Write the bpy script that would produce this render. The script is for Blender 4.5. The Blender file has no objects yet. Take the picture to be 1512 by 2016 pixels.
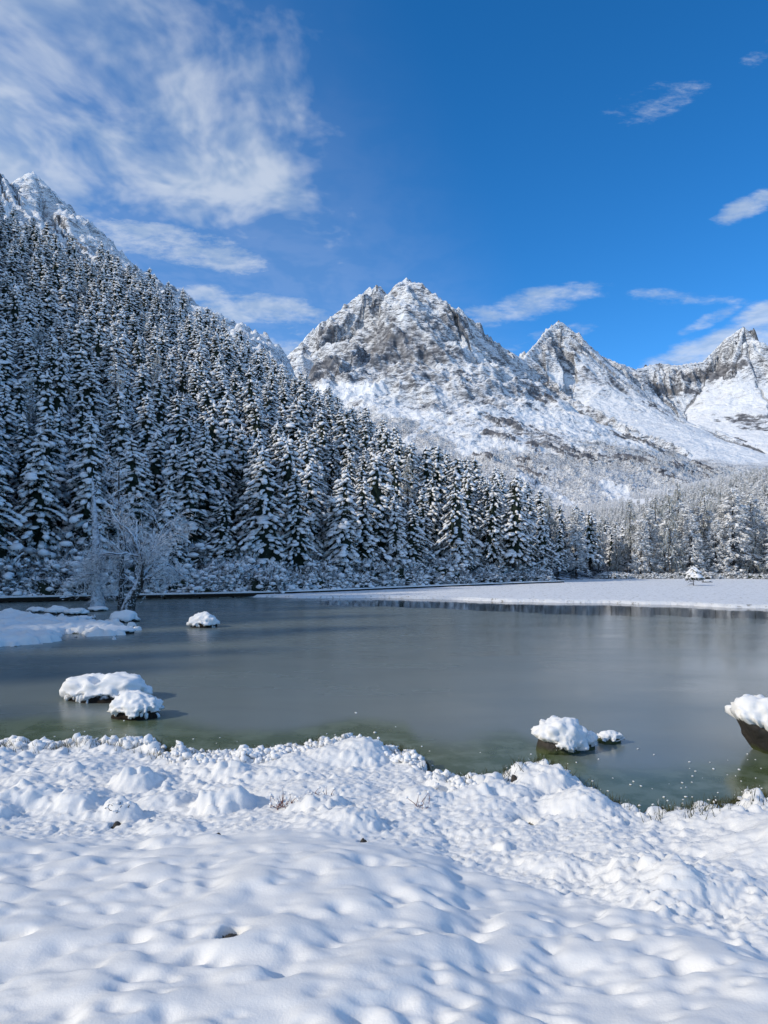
import bpy, bmesh, math, random, time
import numpy as np
from mathutils import Vector

T0 = time.time()
rng = np.random.default_rng(7)
random.seed(7)
scene = bpy.context.scene
COL = scene.collection

# ------------------------------------------------------------------ camera
CAM_Z = 4.0
FPX, CX, HY = 1400.0, 756.0, 1095.0        # focal length in photo pixels, centre column, horizon row
cam_data = bpy.data.cameras.new("camera")
cam = bpy.data.objects.new("camera", cam_data)
COL.objects.link(cam)
cam.location = (0, 0, CAM_Z)
cam.rotation_euler = (math.radians(90), 0, 0)
cam_data.sensor_fit = 'HORIZONTAL'
cam_data.sensor_width = 36.0
cam_data.lens = 36.0 * FPX / 1512.0
cam_data.shift_y = (HY - 1008.0) / 1512.0
cam_data.clip_start = 0.1
cam_data.clip_end = 30000
scene.camera = cam
scene.render.resolution_x, scene.render.resolution_y = 768, 1024

# ------------------------------------------------------------------ light and exposure
SUN_AZ = math.radians(-112)      # clockwise from +Y: the sun stands left and a little behind the camera
SUN_EL = math.radians(31)
vs = scene.view_settings
vs.view_transform = 'Standard'
vs.look = 'None'
vs.gamma = 1.0
vs.exposure = 0.4
vs.use_curve_mapping = False
sun_dir = Vector((math.sin(SUN_AZ) * math.cos(SUN_EL), math.cos(SUN_AZ) * math.cos(SUN_EL), math.sin(SUN_EL)))
sl = bpy.data.lights.new("sun", 'SUN')
sl.energy = 2.2
sl.angle = math.radians(0.53)
sl.color = (1.0, 0.93, 0.82)
so = bpy.data.objects.new("sun", sl)
COL.objects.link(so)
so.rotation_euler = (-sun_dir).to_track_quat('-Z', 'Y').to_euler()
so.location = (-60, -20, 80)

scene.cycles.max_bounces = 6
scene.cycles.diffuse_bounces = 4
scene.cycles.glossy_bounces = 3
scene.cycles.transparent_max_bounces = 4
scene.cycles.use_denoising = True
scene.cycles.sample_clamp_indirect = 6.0


class NT:
    """small helper round a node tree"""
    def __init__(self, tree):
        self.t = tree
        self.n = tree.nodes
        self.l = tree.links

    def node(self, typ, **kw):
        nd = self.n.new(typ)
        for k, v in kw.items():
            if k == 'inp':
                for kk, vv in v.items():
                    self.set(nd.inputs[kk], vv)
            else:
                setattr(nd, k, v)
        return nd

    def set(self, sock, v):
        if isinstance(v, bpy.types.NodeSocket):
            self.l.new(v, sock)
        else:
            sock.default_value = v

    def m(self, op, a, b=None, c=None, clamp=False):
        nd = self.n.new('ShaderNodeMath')
        nd.operation = op
        nd.use_clamp = clamp
        for i, v in enumerate((a, b, c)):
            if v is not None:
                self.set(nd.inputs[i], v)
        return nd.outputs[0]

    def vm(self, op, a, b=None, out=0):
        nd = self.n.new('ShaderNodeVectorMath')
        nd.operation = op
        self.set(nd.inputs[0], a)
        if b is not None:
            self.set(nd.inputs[1], b)
        return nd.outputs[out]

    def ss(self, x, a, b, lo=0.0, hi=1.0, kind='SMOOTHSTEP'):
        nd = self.n.new('ShaderNodeMapRange')
        nd.interpolation_type = kind
        self.set(nd.inputs[0], x)
        self.set(nd.inputs[1], a)
        self.set(nd.inputs[2], b)
        self.set(nd.inputs[3], lo)
        self.set(nd.inputs[4], hi)
        return nd.outputs[0]

    def noise(self, vec, scale, detail=4.0, rough=0.5, dist=0.0, dims='3D', out=0):
        nd = self.n.new('ShaderNodeTexNoise')
        nd.noise_dimensions = dims
        self.set(nd.inputs['Vector'], vec)
        nd.inputs['Scale'].default_value = scale
        nd.inputs['Detail'].default_value = detail
        nd.inputs['Roughness'].default_value = rough
        nd.inputs['Distortion'].default_value = dist
        return nd.outputs[out]

    def mix(self, f, a, b):
        nd = self.n.new('ShaderNodeMix')
        nd.data_type = 'RGBA'
        self.set(nd.inputs[0], f)
        self.set(nd.inputs[6], a)
        self.set(nd.inputs[7], b)
        return nd.outputs[2]

    def xyz(self, v):
        nd = self.n.new('ShaderNodeSeparateXYZ')
        self.set(nd.inputs[0], v)
        return nd.outputs

    def comb(self, x, y, z):
        nd = self.n.new('ShaderNodeCombineXYZ')
        for i, v in enumerate((x, y, z)):
            self.set(nd.inputs[i], v)
        return nd.outputs[0]

    def bump(self, h, strength, dist, normal=None):
        nd = self.n.new('ShaderNodeBump')
        nd.inputs['Strength'].default_value = strength
        nd.inputs['Distance'].default_value = dist
        self.set(nd.inputs['Height'], h)
        if normal is not None:
            self.set(nd.inputs['Normal'], normal)
        return nd.outputs[0]


# ------------------------------------------------------------------ sky: Nishita blue plus a high cloud layer
world = bpy.data.worlds.new("World")
scene.world = world
world.use_nodes = True
W = NT(world.node_tree)
W.n.clear()
sky = W.node('ShaderNodeTexSky', sky_type='NISHITA', sun_disc=False)
sky.sun_elevation = SUN_EL
sky.sun_rotation = SUN_AZ
sky.altitude = 3600
sky.air_density = 1.0
sky.dust_density = 0.15
sky.ozone_density = 3.0
SKY_STRENGTH = 0.15
hs = W.node('ShaderNodeHueSaturation', inp={'Hue': 0.5, 'Saturation': 1.3, 'Value': 1.12, 'Color': sky.outputs[0]})
bg = W.node('ShaderNodeBackground', inp={'Color': hs.outputs[0], 'Strength': SKY_STRENGTH})
dirv = W.node('ShaderNodeTexCoord').outputs['Generated']
dx, dy, dz = W.xyz(dirv)
zc = W.m('MAXIMUM', dz, 0.03)
lx = W.m('DIVIDE', dx, zc)          # the point where this direction meets a level cloud layer
ly = W.m('DIVIDE', dy, zc)
lp = W.comb(lx, ly, 0.0)
warp = W.noise(lp, 1.6, 2.0, 0.55, dims='2D', out=1)
lpw = W.vm('ADD', lp, W.vm('MULTIPLY', W.vm('SUBTRACT', warp, (0.5, 0.5, 0.5)), (0.20, 0.26, 0.0)))
n1 = W.noise(W.vm('MULTIPLY', lpw, (1.0, 0.8, 1.0)), 2.3, 6.0, 0.60, dims='2D')
n2 = W.noise(W.vm('MULTIPLY', lpw, (1.3, 1.0, 1.0)), 5.0, 3.0, 0.6, dims='2D')
nn = W.m('ADD', W.m('MULTIPLY', n1, 0.72), W.m('MULTIPLY', n2, 0.28))
# the cloud field lies to the left, its edge running away to the right
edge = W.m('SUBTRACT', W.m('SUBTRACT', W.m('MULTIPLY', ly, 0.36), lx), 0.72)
# unseen cloud added overhead and behind the camera to brighten and whiten the shade
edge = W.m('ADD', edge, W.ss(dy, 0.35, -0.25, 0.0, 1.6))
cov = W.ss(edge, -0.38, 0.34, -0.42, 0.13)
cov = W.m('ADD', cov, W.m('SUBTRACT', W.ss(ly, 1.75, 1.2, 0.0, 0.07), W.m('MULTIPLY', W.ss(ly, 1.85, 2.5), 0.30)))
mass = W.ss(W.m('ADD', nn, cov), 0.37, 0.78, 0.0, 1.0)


yy = W.m('MAXIMUM', dy, 0.02)
uv = W.comb(W.m('DIVIDE', dx, yy), W.m('DIVIDE', dz, yy), 0.0)


def streak(px, py, rx, ry, ang, gain):
    """a lens of cloud low over the mountains; centre and radii are tangents of view angles"""
    mp = W.node('ShaderNodeMapping', vector_type='TEXTURE', inp={
        'Vector': uv, 'Location': ((px - CX) / FPX, (HY - py) / FPX, 0.0), 'Rotation': (0, 0, ang), 'Scale': (rx / FPX, ry / FPX, 1.0)})
    r2 = W.vm('DOT_PRODUCT', mp.outputs[0], mp.outputs[0], out=1)
    return W.ss(r2, 1.3, 0.0, 0.0, gain)


low = None
for a in ((1040, 602, 170, 34, 0.21, 0.85), (1330, 585, 220, 18, -0.03, 0.45), (1400, 628, 70, 16, 0.42, 0.7),
          (1430, 676, 210, 34, 0.30, 1.25), (1530, 640, 130, 60, 0.38, 1.2), (1475, 405, 85, 26, 0.42, 0.95),
          (1270, 205, 95, 44, 0.35, 0.42), (1370, 170, 60, 26, 0.6, 0.32), (1490, 110, 70, 22, 0.6, 0.36),
          (480, 605, 230, 44, -0.12, 1.05), (560, 700, 170, 44, -0.15, 1.2), (330, 480, 260, 50, -0.2, 1.05),
          (1110, 655, 90, 18, 0.2, 0.5), (1005, 690, 60, 20, 0.2, 0.5), (520, 640, 200, 26, -0.1, 0.7)):
    g = streak(*a)
    low = g if low is None else W.m('MAXIMUM', low, g)
low = W.m('MULTIPLY', low, W.ss(dy, 0.05, 0.2))
wl = W.noise(W.vm('ADD', W.vm('MULTIPLY', uv, (1.0, 3.0, 1.0)), W.vm('MULTIPLY', uv, (0.0, 0.0, 0.0))), 11.0, 6.0, 0.68, 0.0, dims='2D')
lowm = W.ss(W.m('ADD', W.m('MULTIPLY', low, 0.55), W.m('MULTIPLY', wl, 1.25)), 0.74, 1.38)
lowm = W.m('MULTIPLY', lowm, W.ss(low, 0.0, 0.15))
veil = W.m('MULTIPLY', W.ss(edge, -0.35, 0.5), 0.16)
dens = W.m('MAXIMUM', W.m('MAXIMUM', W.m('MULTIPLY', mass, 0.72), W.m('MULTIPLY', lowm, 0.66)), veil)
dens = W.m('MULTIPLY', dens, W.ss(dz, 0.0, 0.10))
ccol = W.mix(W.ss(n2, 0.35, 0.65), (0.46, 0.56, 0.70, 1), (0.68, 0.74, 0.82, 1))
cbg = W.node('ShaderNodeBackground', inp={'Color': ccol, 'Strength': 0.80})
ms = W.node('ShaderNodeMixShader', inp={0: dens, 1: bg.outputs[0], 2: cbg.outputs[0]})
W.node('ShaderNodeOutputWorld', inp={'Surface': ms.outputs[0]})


world.cycles.sampling_method = 'MANUAL'
world.cycles.sample_map_resolution = 256


# ------------------------------------------------------------------ helpers
def PX(px, py, depth):
    """the place at a given depth that the photograph shows at pixel (px, py)"""
    return np.array(((px - CX) / FPX * depth, depth, CAM_Z + (HY - py) / FPX * depth))


def PXG(px, py, z=0.0):
    """the place at height z that the photograph shows at pixel (px, py)"""
    d = (CAM_Z - z) * FPX / (py - HY)
    return np.array(((px - CX) / FPX * d, d, z))


_perm = {}


def _tab(seed):
    if seed not in _perm:
        r = np.random.default_rng(1000 + seed)
        p = r.permutation(512)
        a = r.uniform(0, 2 * np.pi, 512)
        _perm[seed] = (p, np.cos(a), np.sin(a))
    return _perm[seed]


def pn(x, y, seed=0):
    """2-D gradient noise, about -0.7..0.7"""
    p, gx, gy = _tab(seed)
    xi = np.floor(x).astype(np.int64)
    yi = np.floor(y).astype(np.int64)
    xf, yf = x - xi, y - yi
    u = xf * xf * xf * (xf * (xf * 6 - 15) + 10)
    v = yf * yf * yf * (yf * (yf * 6 - 15) + 10)

    def g(ix, iy, fx, fy):
        h = p[(p[ix & 511] + iy) & 511]
        return gx[h] * fx + gy[h] * fy
    a = g(xi, yi, xf, yf)
    b = g(xi + 1, yi, xf - 1, yf)
    c = g(xi, yi + 1, xf, yf - 1)
    d = g(xi + 1, yi + 1, xf - 1, yf - 1)
    return (a * (1 - u) + b * u) * (1 - v) + (c * (1 - u) + d * u) * v


def fbm(x, y, octv=4, seed=0, gain=0.5, lac=2.03):
    s, a = 0.0, 1.0
    for i in range(octv):
        s = s + a * pn(x, y, seed + i)
        x, y, a = x * lac + 17.3, y * lac - 9.1, a * gain
    return s


def ridged(x, y, octv=4, seed=0, gain=0.5, lac=2.03):
    s, a, w = 0.0, 1.0, 1.0
    for i in range(octv):
        r = 1.0 - np.abs(pn(x, y, seed + i)) * 2.0
        r = np.clip(r, 0, 1) ** 2
        s = s + a * r * w
        w = np.clip(r * 1.6, 0, 1)
        x, y, a = x * lac + 5.7, y * lac + 3.3, a * gain
    return s


def sstep(x, a, b):
    t = np.clip((x - a) / (b - a), 0, 1)
    return t * t * (3 - 2 * t)


def mesh_np(name, V, F, smooth=True, mat_idx=None):
    """mesh from arrays; F is (n,3) or (n,4)"""
    V = np.asarray(V, dtype=np.float32)
    F = np.asarray(F, dtype=np.int32)
    me = bpy.data.meshes.new(name)
    k = F.shape[1]
    me.vertices.add(len(V))
    me.vertices.foreach_set('co', V.ravel())
    me.loops.add(F.size)
    me.loops.foreach_set('vertex_index', F.ravel())
    me.polygons.add(len(F))
    me.polygons.foreach_set('loop_start', np.arange(0, F.size, k, dtype=np.int32))
    if mat_idx is not None:
        me.polygons.foreach_set('material_index', np.asarray(mat_idx, dtype=np.int32))
    me.polygons.foreach_set('use_smooth', np.full(len(F), smooth, dtype=bool))
    me.update(calc_edges=True)
    return me


def attr(me, name, vals):
    a = me.attributes.new(name, 'FLOAT', 'POINT')
    a.data.foreach_set('value', np.asarray(vals, dtype=np.float32).ravel())


def obj(name, me, mats=(), parent=None, loc=None):
    o = bpy.data.objects.new(name, me)
    COL.objects.link(o)
    if me is not None:
        for m in (mats if isinstance(mats, (list, tuple)) else [mats]):
            if m is not None and m.name not in [q.name for q in me.materials if q]:
                me.materials.append(m)
    if parent is not None:
        o.parent = parent
    if loc is not None:
        o.location = loc
    return o


def structure(o, label, cat):
    o['kind'] = 'structure'
    o['label'] = label
    o['category'] = cat
    return o


def stuff(o, label, cat):
    o['kind'] = 'stuff'
    o['label'] = label
    o['category'] = cat
    return o


def tag(o, label, cat, group=None):
    o['label'] = label
    o['category'] = cat
    if group:
        o['group'] = group
    return o


def grid_faces(nr, nc):
    i = np.arange(nr - 1)[:, None] * nc + np.arange(nc - 1)[None, :]
    i = i.ravel()
    return np.stack([i, i + 1, i + nc + 1, i + nc], 1)


def new_mat(name):
    m = bpy.data.materials.new(name)
    m.use_nodes = True
    N = NT(m.node_tree)
    N.n.clear()
    out = N.node('ShaderNodeOutputMaterial')
    b = N.node('ShaderNodeBsdfPrincipled')
    N.l.new(b.outputs[0], out.inputs[0])
    return m, N, b


def coords(N):
    return N.node('ShaderNodeTexCoord').outputs['Object']


def upness(N, normal=None):
    if normal is None:
        normal = N.node('ShaderNodeNewGeometry').outputs['Normal']
    return N.xyz(normal)[2]


_ico = {}


def ico(sub):
    if sub not in _ico:
        bm = bmesh.new()
        bmesh.ops.create_icosphere(bm, subdivisions=sub, radius=1.0)
        bm.verts.ensure_lookup_table()
        v = np.array([q.co[:] for q in bm.verts])
        f = np.array([[q.index for q in fc.verts] for fc in bm.faces])
        bm.free()
        _ico[sub] = (v, f)
    return _ico[sub]


class Acc:
    """collects triangles"""
    def __init__(self):
        self.v, self.f, self.n = [], [], 0

    def add(self, V, F):
        V = np.asarray(V, float).reshape(-1, 3)
        F = np.asarray(F, int)
        if F.shape[1] == 4:
            F = np.concatenate([F[:, [0, 1, 2]], F[:, [0, 2, 3]]])
        self.v.append(V)
        self.f.append(F + self.n)
        self.n += len(V)

    def blobs(self, C, R, ang, r, sub=1, jit=0.12, tilt=None):
        """many lumpy ellipsoids: centres C (n,3), radii R (n,3), turned by ang about z"""
        bv, bf = ico(sub)
        n, m = len(C), len(bv)
        if n == 0:
            return
        P = bv[None] * R[:, None, :] * (1 + r.uniform(-jit, jit, (n, m, 1)))
        if tilt is not None:
            ct, st = np.cos(tilt)[:, None], np.sin(tilt)[:, None]
            x = P[..., 0] * ct + P[..., 2] * st
            z = -P[..., 0] * st + P[..., 2] * ct
            P = np.stack([x, P[..., 1], z], -1)
        ca, sa = np.cos(ang)[:, None], np.sin(ang)[:, None]
        x = P[..., 0] * ca - P[..., 1] * sa
        y = P[..., 0] * sa + P[..., 1] * ca
        P = np.stack([x, y, P[..., 2]], -1) + C[:, None, :]
        self.add(P.reshape(-1, 3), (bf[None] + (np.arange(n) * m)[:, None, None]).reshape(-1, 3))

    def tube(self, pts, rad, sides=6):
        pts = np.asarray(pts, float)
        n = len(pts)
        rad = np.broadcast_to(np.asarray(rad, float), (n,))
        tan = np.gradient(pts, axis=0)
        tan /= np.linalg.norm(tan, axis=1, keepdims=True) + 1e-9
        ref = np.where(np.abs(tan[:, 2:3]) > 0.9, np.array([[1.0, 0, 0]]), np.array([[0, 0, 1.0]]))
        u = np.cross(tan, ref)
        u /= np.linalg.norm(u, axis=1, keepdims=True) + 1e-9
        w = np.cross(tan, u)
        a = np.arange(sides) / sides * 2 * np.pi
        ring = (u[:, None] * np.cos(a)[None, :, None] + w[:, None] * np.sin(a)[None, :, None]) * rad[:, None, None] + pts[:, None]
        i = np.arange(n - 1)[:, None] * sides
        j = np.arange(sides)[None]
        k = (np.arange(sides)[None] + 1) % sides
        F = np.stack([i + j, i + k, i + sides + k, i + sides + j], -1).reshape(-1, 4)
        self.add(ring.reshape(-1, 3), F)
        c0 = np.arange(sides)
        if rad[0] > 0.02:
            self.add(np.vstack([pts[:1], ring[0]]), np.stack([np.zeros(sides, int), 1 + (c0 + 1) % sides, 1 + c0], 1))
        if rad[-1] > 0.02:
            self.add(np.vstack([pts[-1:], ring[-1]]), np.stack([np.zeros(sides, int), 1 + c0, 1 + (c0 + 1) % sides], 1))

    def box(self, x0, x1, y0, y1, z0, z1):
        V = [(x, y, z) for z in (z0, z1) for y in (y0, y1) for x in (x0, x1)]
        self.add(V, [(0, 2, 3, 1), (4, 5, 7, 6), (0, 1, 5, 4), (2, 6, 7, 3), (0, 4, 6, 2), (1, 3, 7, 5)])

    def arrays(self):
        return np.concatenate(self.v), np.concatenate(self.f)

    def mesh(self, name, smooth=True):
        V, F = self.arrays()
        return mesh_np(name, V, F, smooth)

# ------------------------------------------------------------------ materials
def snow_mat(name, grain=True, base=(0.872, 0.860, 0.838)):
    m, N, b = new_mat(name)
    c = coords(N)
    n = N.noise(c, 3.0, 4.0, 0.6)
    col = N.mix(n, tuple(v * 0.95 for v in base) + (1,), tuple(min(v * 1.04, 0.93) for v in base) + (1,))
    N.set(b.inputs['Base Color'], col)
    b.inputs['Roughness'].default_value = 0.62
    b.inputs['Specular IOR Level'].default_value = 0.25
    if grain:
        h = N.m('ADD', N.noise(c, 38.0, 3.0, 0.6), N.m('MULTIPLY', N.noise(c, 150.0, 2.0, 0.6), 0.35))
        N.set(b.inputs['Normal'], N.bump(h, 0.35, 0.012))
    return m


M_SNOW = snow_mat('fresh_snow')
m, N, b = new_mat('bank_snow')
c = coords(N)
soil = N.node('ShaderNodeAttribute', attribute_name='soil').outputs['Fac']
n = N.noise(c, 3.0, 4.0, 0.6)
col = N.mix(n, (0.80, 0.785, 0.755, 1), (0.86, 0.845, 0.815, 1))
sf = N.ss(N.m('ADD', soil, N.m('MULTIPLY', N.m('SUBTRACT', N.noise(c, 9.0, 5.0, 0.7), 0.5), 1.1)), 0.45, 0.60)
col = N.mix(sf, col, N.mix(N.noise(c, 30.0, 3.0), (0.012, 0.012, 0.006, 1), (0.06, 0.055, 0.025, 1)))
N.set(b.inputs['Base Color'], col)
b.inputs['Roughness'].default_value = 0.62
b.inputs['Specular IOR Level'].default_value = 0.25
h = N.m('ADD', N.noise(c, 38.0, 3.0, 0.6), N.m('MULTIPLY', N.noise(c, 150.0, 2.0, 0.6), 0.35))
N.set(b.inputs['Normal'], N.bump(h, 0.35, 0.012))
M_BANK = m
M_TREESNOW = snow_mat('tree_snow', False, (0.87, 0.865, 0.86))

m, N, b = new_mat('fir_needles')
c = coords(N)
oi = N.node('ShaderNodeObjectInfo').outputs['Random']
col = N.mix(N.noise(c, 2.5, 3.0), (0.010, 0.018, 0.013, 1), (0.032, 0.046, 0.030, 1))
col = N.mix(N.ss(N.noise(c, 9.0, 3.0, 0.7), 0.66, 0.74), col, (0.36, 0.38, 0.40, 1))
N.set(b.inputs['Base Color'], col)
b.inputs['Roughness'].default_value = 0.8
b.inputs['Specular IOR Level'].default_value = 0.1
M_NEEDLE = m


def bark_mat(name, dark, light, snow_lo, snow_hi, frost=0.0):
    """bark with snow lying on what faces up and frost blown against it"""
    m, N, b = new_mat(name)
    c = coords(N)
    col = N.mix(N.noise(N.vm('MULTIPLY', c, (6.0, 6.0, 1.2)), 2.0, 5.0, 0.6), dark + (1,), light + (1,))
    up = N.m('ADD', upness(N), N.m('MULTIPLY', N.m('SUBTRACT', N.noise(c, 5.0, 4.0, 0.6), 0.5), 1.1))
    f = N.ss(up, snow_lo, snow_hi)
    if frost:
        f = N.m('MAXIMUM', f, N.ss(N.noise(c, 7.0, 4.0, 0.65), 0.62 - frost, 0.72 - frost))
    N.set(b.inputs['Base Color'], N.mix(f, col, (0.78, 0.82, 0.87, 1)))
    b.inputs['Roughness'].default_value = 0.85
    b.inputs['Specular IOR Level'].default_value = 0.15
    return m


M_BARK = bark_mat('fir_bark', (0.022, 0.018, 0.016), (0.06, 0.05, 0.045), 0.75, 1.1)
M_FROSTBARK = bark_mat('frosted_bark', (0.025, 0.022, 0.018), (0.08, 0.07, 0.06), 0.05, 0.42, 0.07)
M_RIMEBARK = bark_mat('rimed_bark', (0.03, 0.027, 0.024), (0.10, 0.09, 0.08), -0.25, 0.25, 0.10)
M_WETWOOD = bark_mat('wet_wood', (0.012, 0.009, 0.007), (0.035, 0.027, 0.020), 0.7, 1.0)


def frost_mat(name, a, bcol, white, lo, hi):
    m, N, b = new_mat(name)
    c = coords(N)
    col = N.mix(N.noise(c, 1.4, 3.0), a + (1,), bcol + (1,))
    col = N.mix(N.ss(N.noise(c, 6.0, 4.0, 0.65), lo, hi), col, white + (1,))
    N.set(b.inputs['Base Color'], col)
    b.inputs['Roughness'].default_value = 0.85
    b.inputs['Specular IOR Level'].default_value = 0.15
    return m


M_LARCH = frost_mat('frosted_larch_needles', (0.17, 0.165, 0.115), (0.30, 0.29, 0.23), (0.72, 0.75, 0.77), 0.40, 0.66)
M_TWIG = frost_mat('frosted_twigs', (0.13, 0.13, 0.12), (0.28, 0.275, 0.26), (0.82, 0.82, 0.82), 0.30, 0.50)
M_BRUSH = frost_mat('frosted_brush', (0.045, 0.045, 0.042), (0.15, 0.145, 0.135), (0.80, 0.81, 0.82), 0.40, 0.58)
M_RIME = frost_mat('rimed_twigs', (0.22, 0.21, 0.20), (0.40, 0.39, 0.38), (0.84, 0.84, 0.84), 0.28, 0.48)
M_PINE = frost_mat('frosted_pine_needles', (0.060, 0.072, 0.052), (0.19, 0.19, 0.15), (0.83, 0.83, 0.83), 0.36, 0.52)
M_REDTWIG = frost_mat('red_twigs', (0.16, 0.06, 0.055), (0.22, 0.10, 0.08), (0.70, 0.70, 0.72), 0.50, 0.68)
M_GRASS = frost_mat('frozen_sedge', (0.030, 0.036, 0.014), (0.085, 0.085, 0.035), (0.70, 0.74, 0.78), 0.58, 0.70)

m, N, b = new_mat('dark_wet_rock')
c = coords(N)
col = N.mix(N.noise(c, 3.0, 6.0, 0.65), (0.012, 0.011, 0.009, 1), (0.075, 0.062, 0.048, 1))
z = N.xyz(N.node('ShaderNodeNewGeometry').outputs['Position'])[2]
moss = N.m('MULTIPLY', N.ss(N.m('ADD', z, N.m('MULTIPLY', N.noise(c, 5.0, 3.0), 0.15)), 0.24, 0.10), 0.8)
col = N.mix(moss, col, (0.055, 0.075, 0.014, 1))
N.set(b.inputs['Base Color'], col)
b.inputs['Roughness'].default_value = 0.7
N.set(b.inputs['Normal'], N.bump(N.noise(c, 9.0, 6.0, 0.7), 0.8, 0.05))
M_ROCK = m


# the hillside floor under the trees: litter and brush with patchy snow
m, N, b = new_mat('forest_floor')
c = coords(N)
n = N.m('ADD', N.m('MULTIPLY', N.noise(c, 0.5, 5.0, 0.65), 0.6), N.m('MULTIPLY', N.noise(c, 2.2, 4.0, 0.6), 0.4))
col = N.mix(N.ss(n, 0.47, 0.56), (0.025, 0.024, 0.020, 1), (0.60, 0.64, 0.70, 1))
N.set(b.inputs['Base Color'], col)
b.inputs['Roughness'].default_value = 0.9
M_FLOOR = m

# meadow: snow over short sedge, tips poking through
m, N, b = new_mat('snowy_meadow')
c = coords(N)
n = N.noise(N.vm('MULTIPLY', c, (1.0, 0.5, 1.0)), 3.2, 6.0, 0.7)
col = N.mix(N.ss(n, 0.54, 0.66), (0.865, 0.86, 0.85, 1), (0.42, 0.40, 0.35, 1))
N.set(b.inputs['Base Color'], col)
b.inputs['Roughness'].default_value = 0.8
N.set(b.inputs['Normal'], N.bump(N.noise(c, 2.0, 5.0, 0.7), 0.9, 0.25))
M_MEADOW = m


def mountain_mat(name, sc, rock_a, rock_b, lo, hi):
    """snow where the ground can hold it, bare rock on steep faces; 'scrub' marks brush-covered slopes, 'cliff' bare bands;
    'along' and 'down' run along the crest and down the fall line"""
    m, N, b = new_mat(name)
    c = coords(N)
    at = lambda k: N.node('ShaderNodeAttribute', attribute_name=k).outputs['Fac']
    cliff, scrub = at('cliff'), at('scrub')
    fl = N.comb(N.m('MULTIPLY', at('along'), 0.075 * sc), N.m('MULTIPLY', at('down'), 0.014 * sc), N.m('MULTIPLY', N.xyz(c)[2], 0.004 * sc))
    flute = N.noise(fl, 1.0, 4.0, 0.58, 0.6)
    grit = N.noise(N.vm('MULTIPLY', c, (1.0, 1.0, 1.5)), 0.055 * sc, 5.0, 0.60)
    h = N.m('ADD', flute, N.m('MULTIPLY', grit, 1.0))
    nb = N.bump(h, 1.0, 9.0 / sc)
    slope = upness(N, nb)
    s = N.m('ADD', slope, N.m('MULTIPLY', N.m('SUBTRACT', flute, 0.5), 1.3))
    s = N.m('ADD', s, N.m('MULTIPLY', N.m('SUBTRACT', grit, 0.5), 1.1))
    s = N.m('SUBTRACT', s, cliff)
    rock = N.ss(s, hi, lo)
    rc = N.mix(N.ss(grit, 0.3, 0.7), rock_a + (1,), rock_b + (1,))
    rc = N.mix(N.ss(N.noise(c, 0.012 * sc, 3.0), 0.56, 0.72), rc, (0.205, 0.188, 0.178, 1))
    col = N.mix(rock, (0.88, 0.88, 0.88, 1), rc)
    sn = N.noise(c, 0.40, 3.0, 0.75)
    sc_col = N.mix(N.ss(N.m('ADD', sn, N.m('MULTIPLY', N.m('SUBTRACT', flute, 0.5), 0.5)), 0.36, 0.62), (0.14, 0.13, 0.12, 1), (0.80, 0.80, 0.80, 1))
    sm = N.ss(N.m('ADD', scrub, N.m('MULTIPLY', N.m('SUBTRACT', grit, 0.5), 0.7)), 0.40, 0.62)
    col = N.mix(N.m('MULTIPLY', sm, 0.88), col, sc_col)
    N.set(b.inputs['Base Color'], col)
    b.inputs['Roughness'].default_value = 0.85
    b.inputs['Specular IOR Level'].default_value = 0.15
    N.set(b.inputs['Normal'], nb)
    return m


M_MOUNT = mountain_mat('snowy_mountain_rock', 1.0, (0.082, 0.082, 0.090), (0.28, 0.272, 0.276), 0.24, 0.35)
M_MOUNTL = mountain_mat('snowy_crag_rock', 2.0, (0.085, 0.082, 0.086), (0.26, 0.245, 0.245), 0.22, 0.34)

# lake ice: grey frozen skin, wet open leads by the far bank, green shallows by the near shore
m, N, b = new_mat('lake_ice')
c = coords(N)
shal = N.node('ShaderNodeAttribute', attribute_name='shallow').outputs['Fac']
opn = N.node('ShaderNodeAttribute', attribute_name='open').outputs['Fac']
st = N.vm('MULTIPLY', c, (0.40, 1.0, 1.0))
nl = N.noise(st, 0.35, 5.0, 0.6, 0.6)
ns = N.noise(c, 1.2, 5.0, 0.65)
openm = N.ss(N.m('ADD', opn, N.m('MULTIPLY', N.m('SUBTRACT', nl, 0.5), 1.0)), 0.42, 0.56)
lead = N.m('MULTIPLY', N.ss(N.noise(N.vm('MULTIPLY', c, (0.10, 1.0, 1.0)), 0.55, 3.0, 0.5, 0.5), 0.70, 0.735), N.ss(N.xyz(c)[1], 30.0, 46.0))
openm = N.m('MAXIMUM', openm, lead)
ice = N.mix(N.ss(nl, 0.3, 0.7), (0.158, 0.184, 0.168, 1), (0.176, 0.202, 0.184, 1))
sh = N.ss(N.m('ADD', shal, N.m('MULTIPLY', N.m('SUBTRACT', ns, 0.5), 0.5)), 0.22, 0.80)
ice = N.mix(sh, ice, N.mix(N.ss(ns, 0.42, 0.6), (0.075, 0.100, 0.040, 1), (0.130, 0.160, 0.095, 1)))
col = N.mix(openm, ice, (0.020, 0.028, 0.034, 1))
N.set(b.inputs['Base Color'], col)
ro = N.m('SUBTRACT', N.ss(N.noise(st, 0.3, 4.0, 0.6), 0.3, 0.7, 0.20, 0.30), N.ss(N.xyz(c)[0], -2.0, 16.0, 0.0, 0.12))
N.set(b.inputs['Roughness'], N.m('ADD', N.m('MULTIPLY', N.m('SUBTRACT', 1.0, openm), ro), N.m('MULTIPLY', openm, 0.05)))
b.inputs['IOR'].default_value = 1.31
b.inputs['Specular IOR Level'].default_value = 0.5
h = N.m('ADD', N.noise(c, 6.0, 4.0, 0.6), N.m('MULTIPLY', N.noise(st, 2.0, 3.0), 0.6))
N.set(b.inputs['Normal'], N.bump(h, 0.06, 0.02))
M_ICE = m

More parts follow.
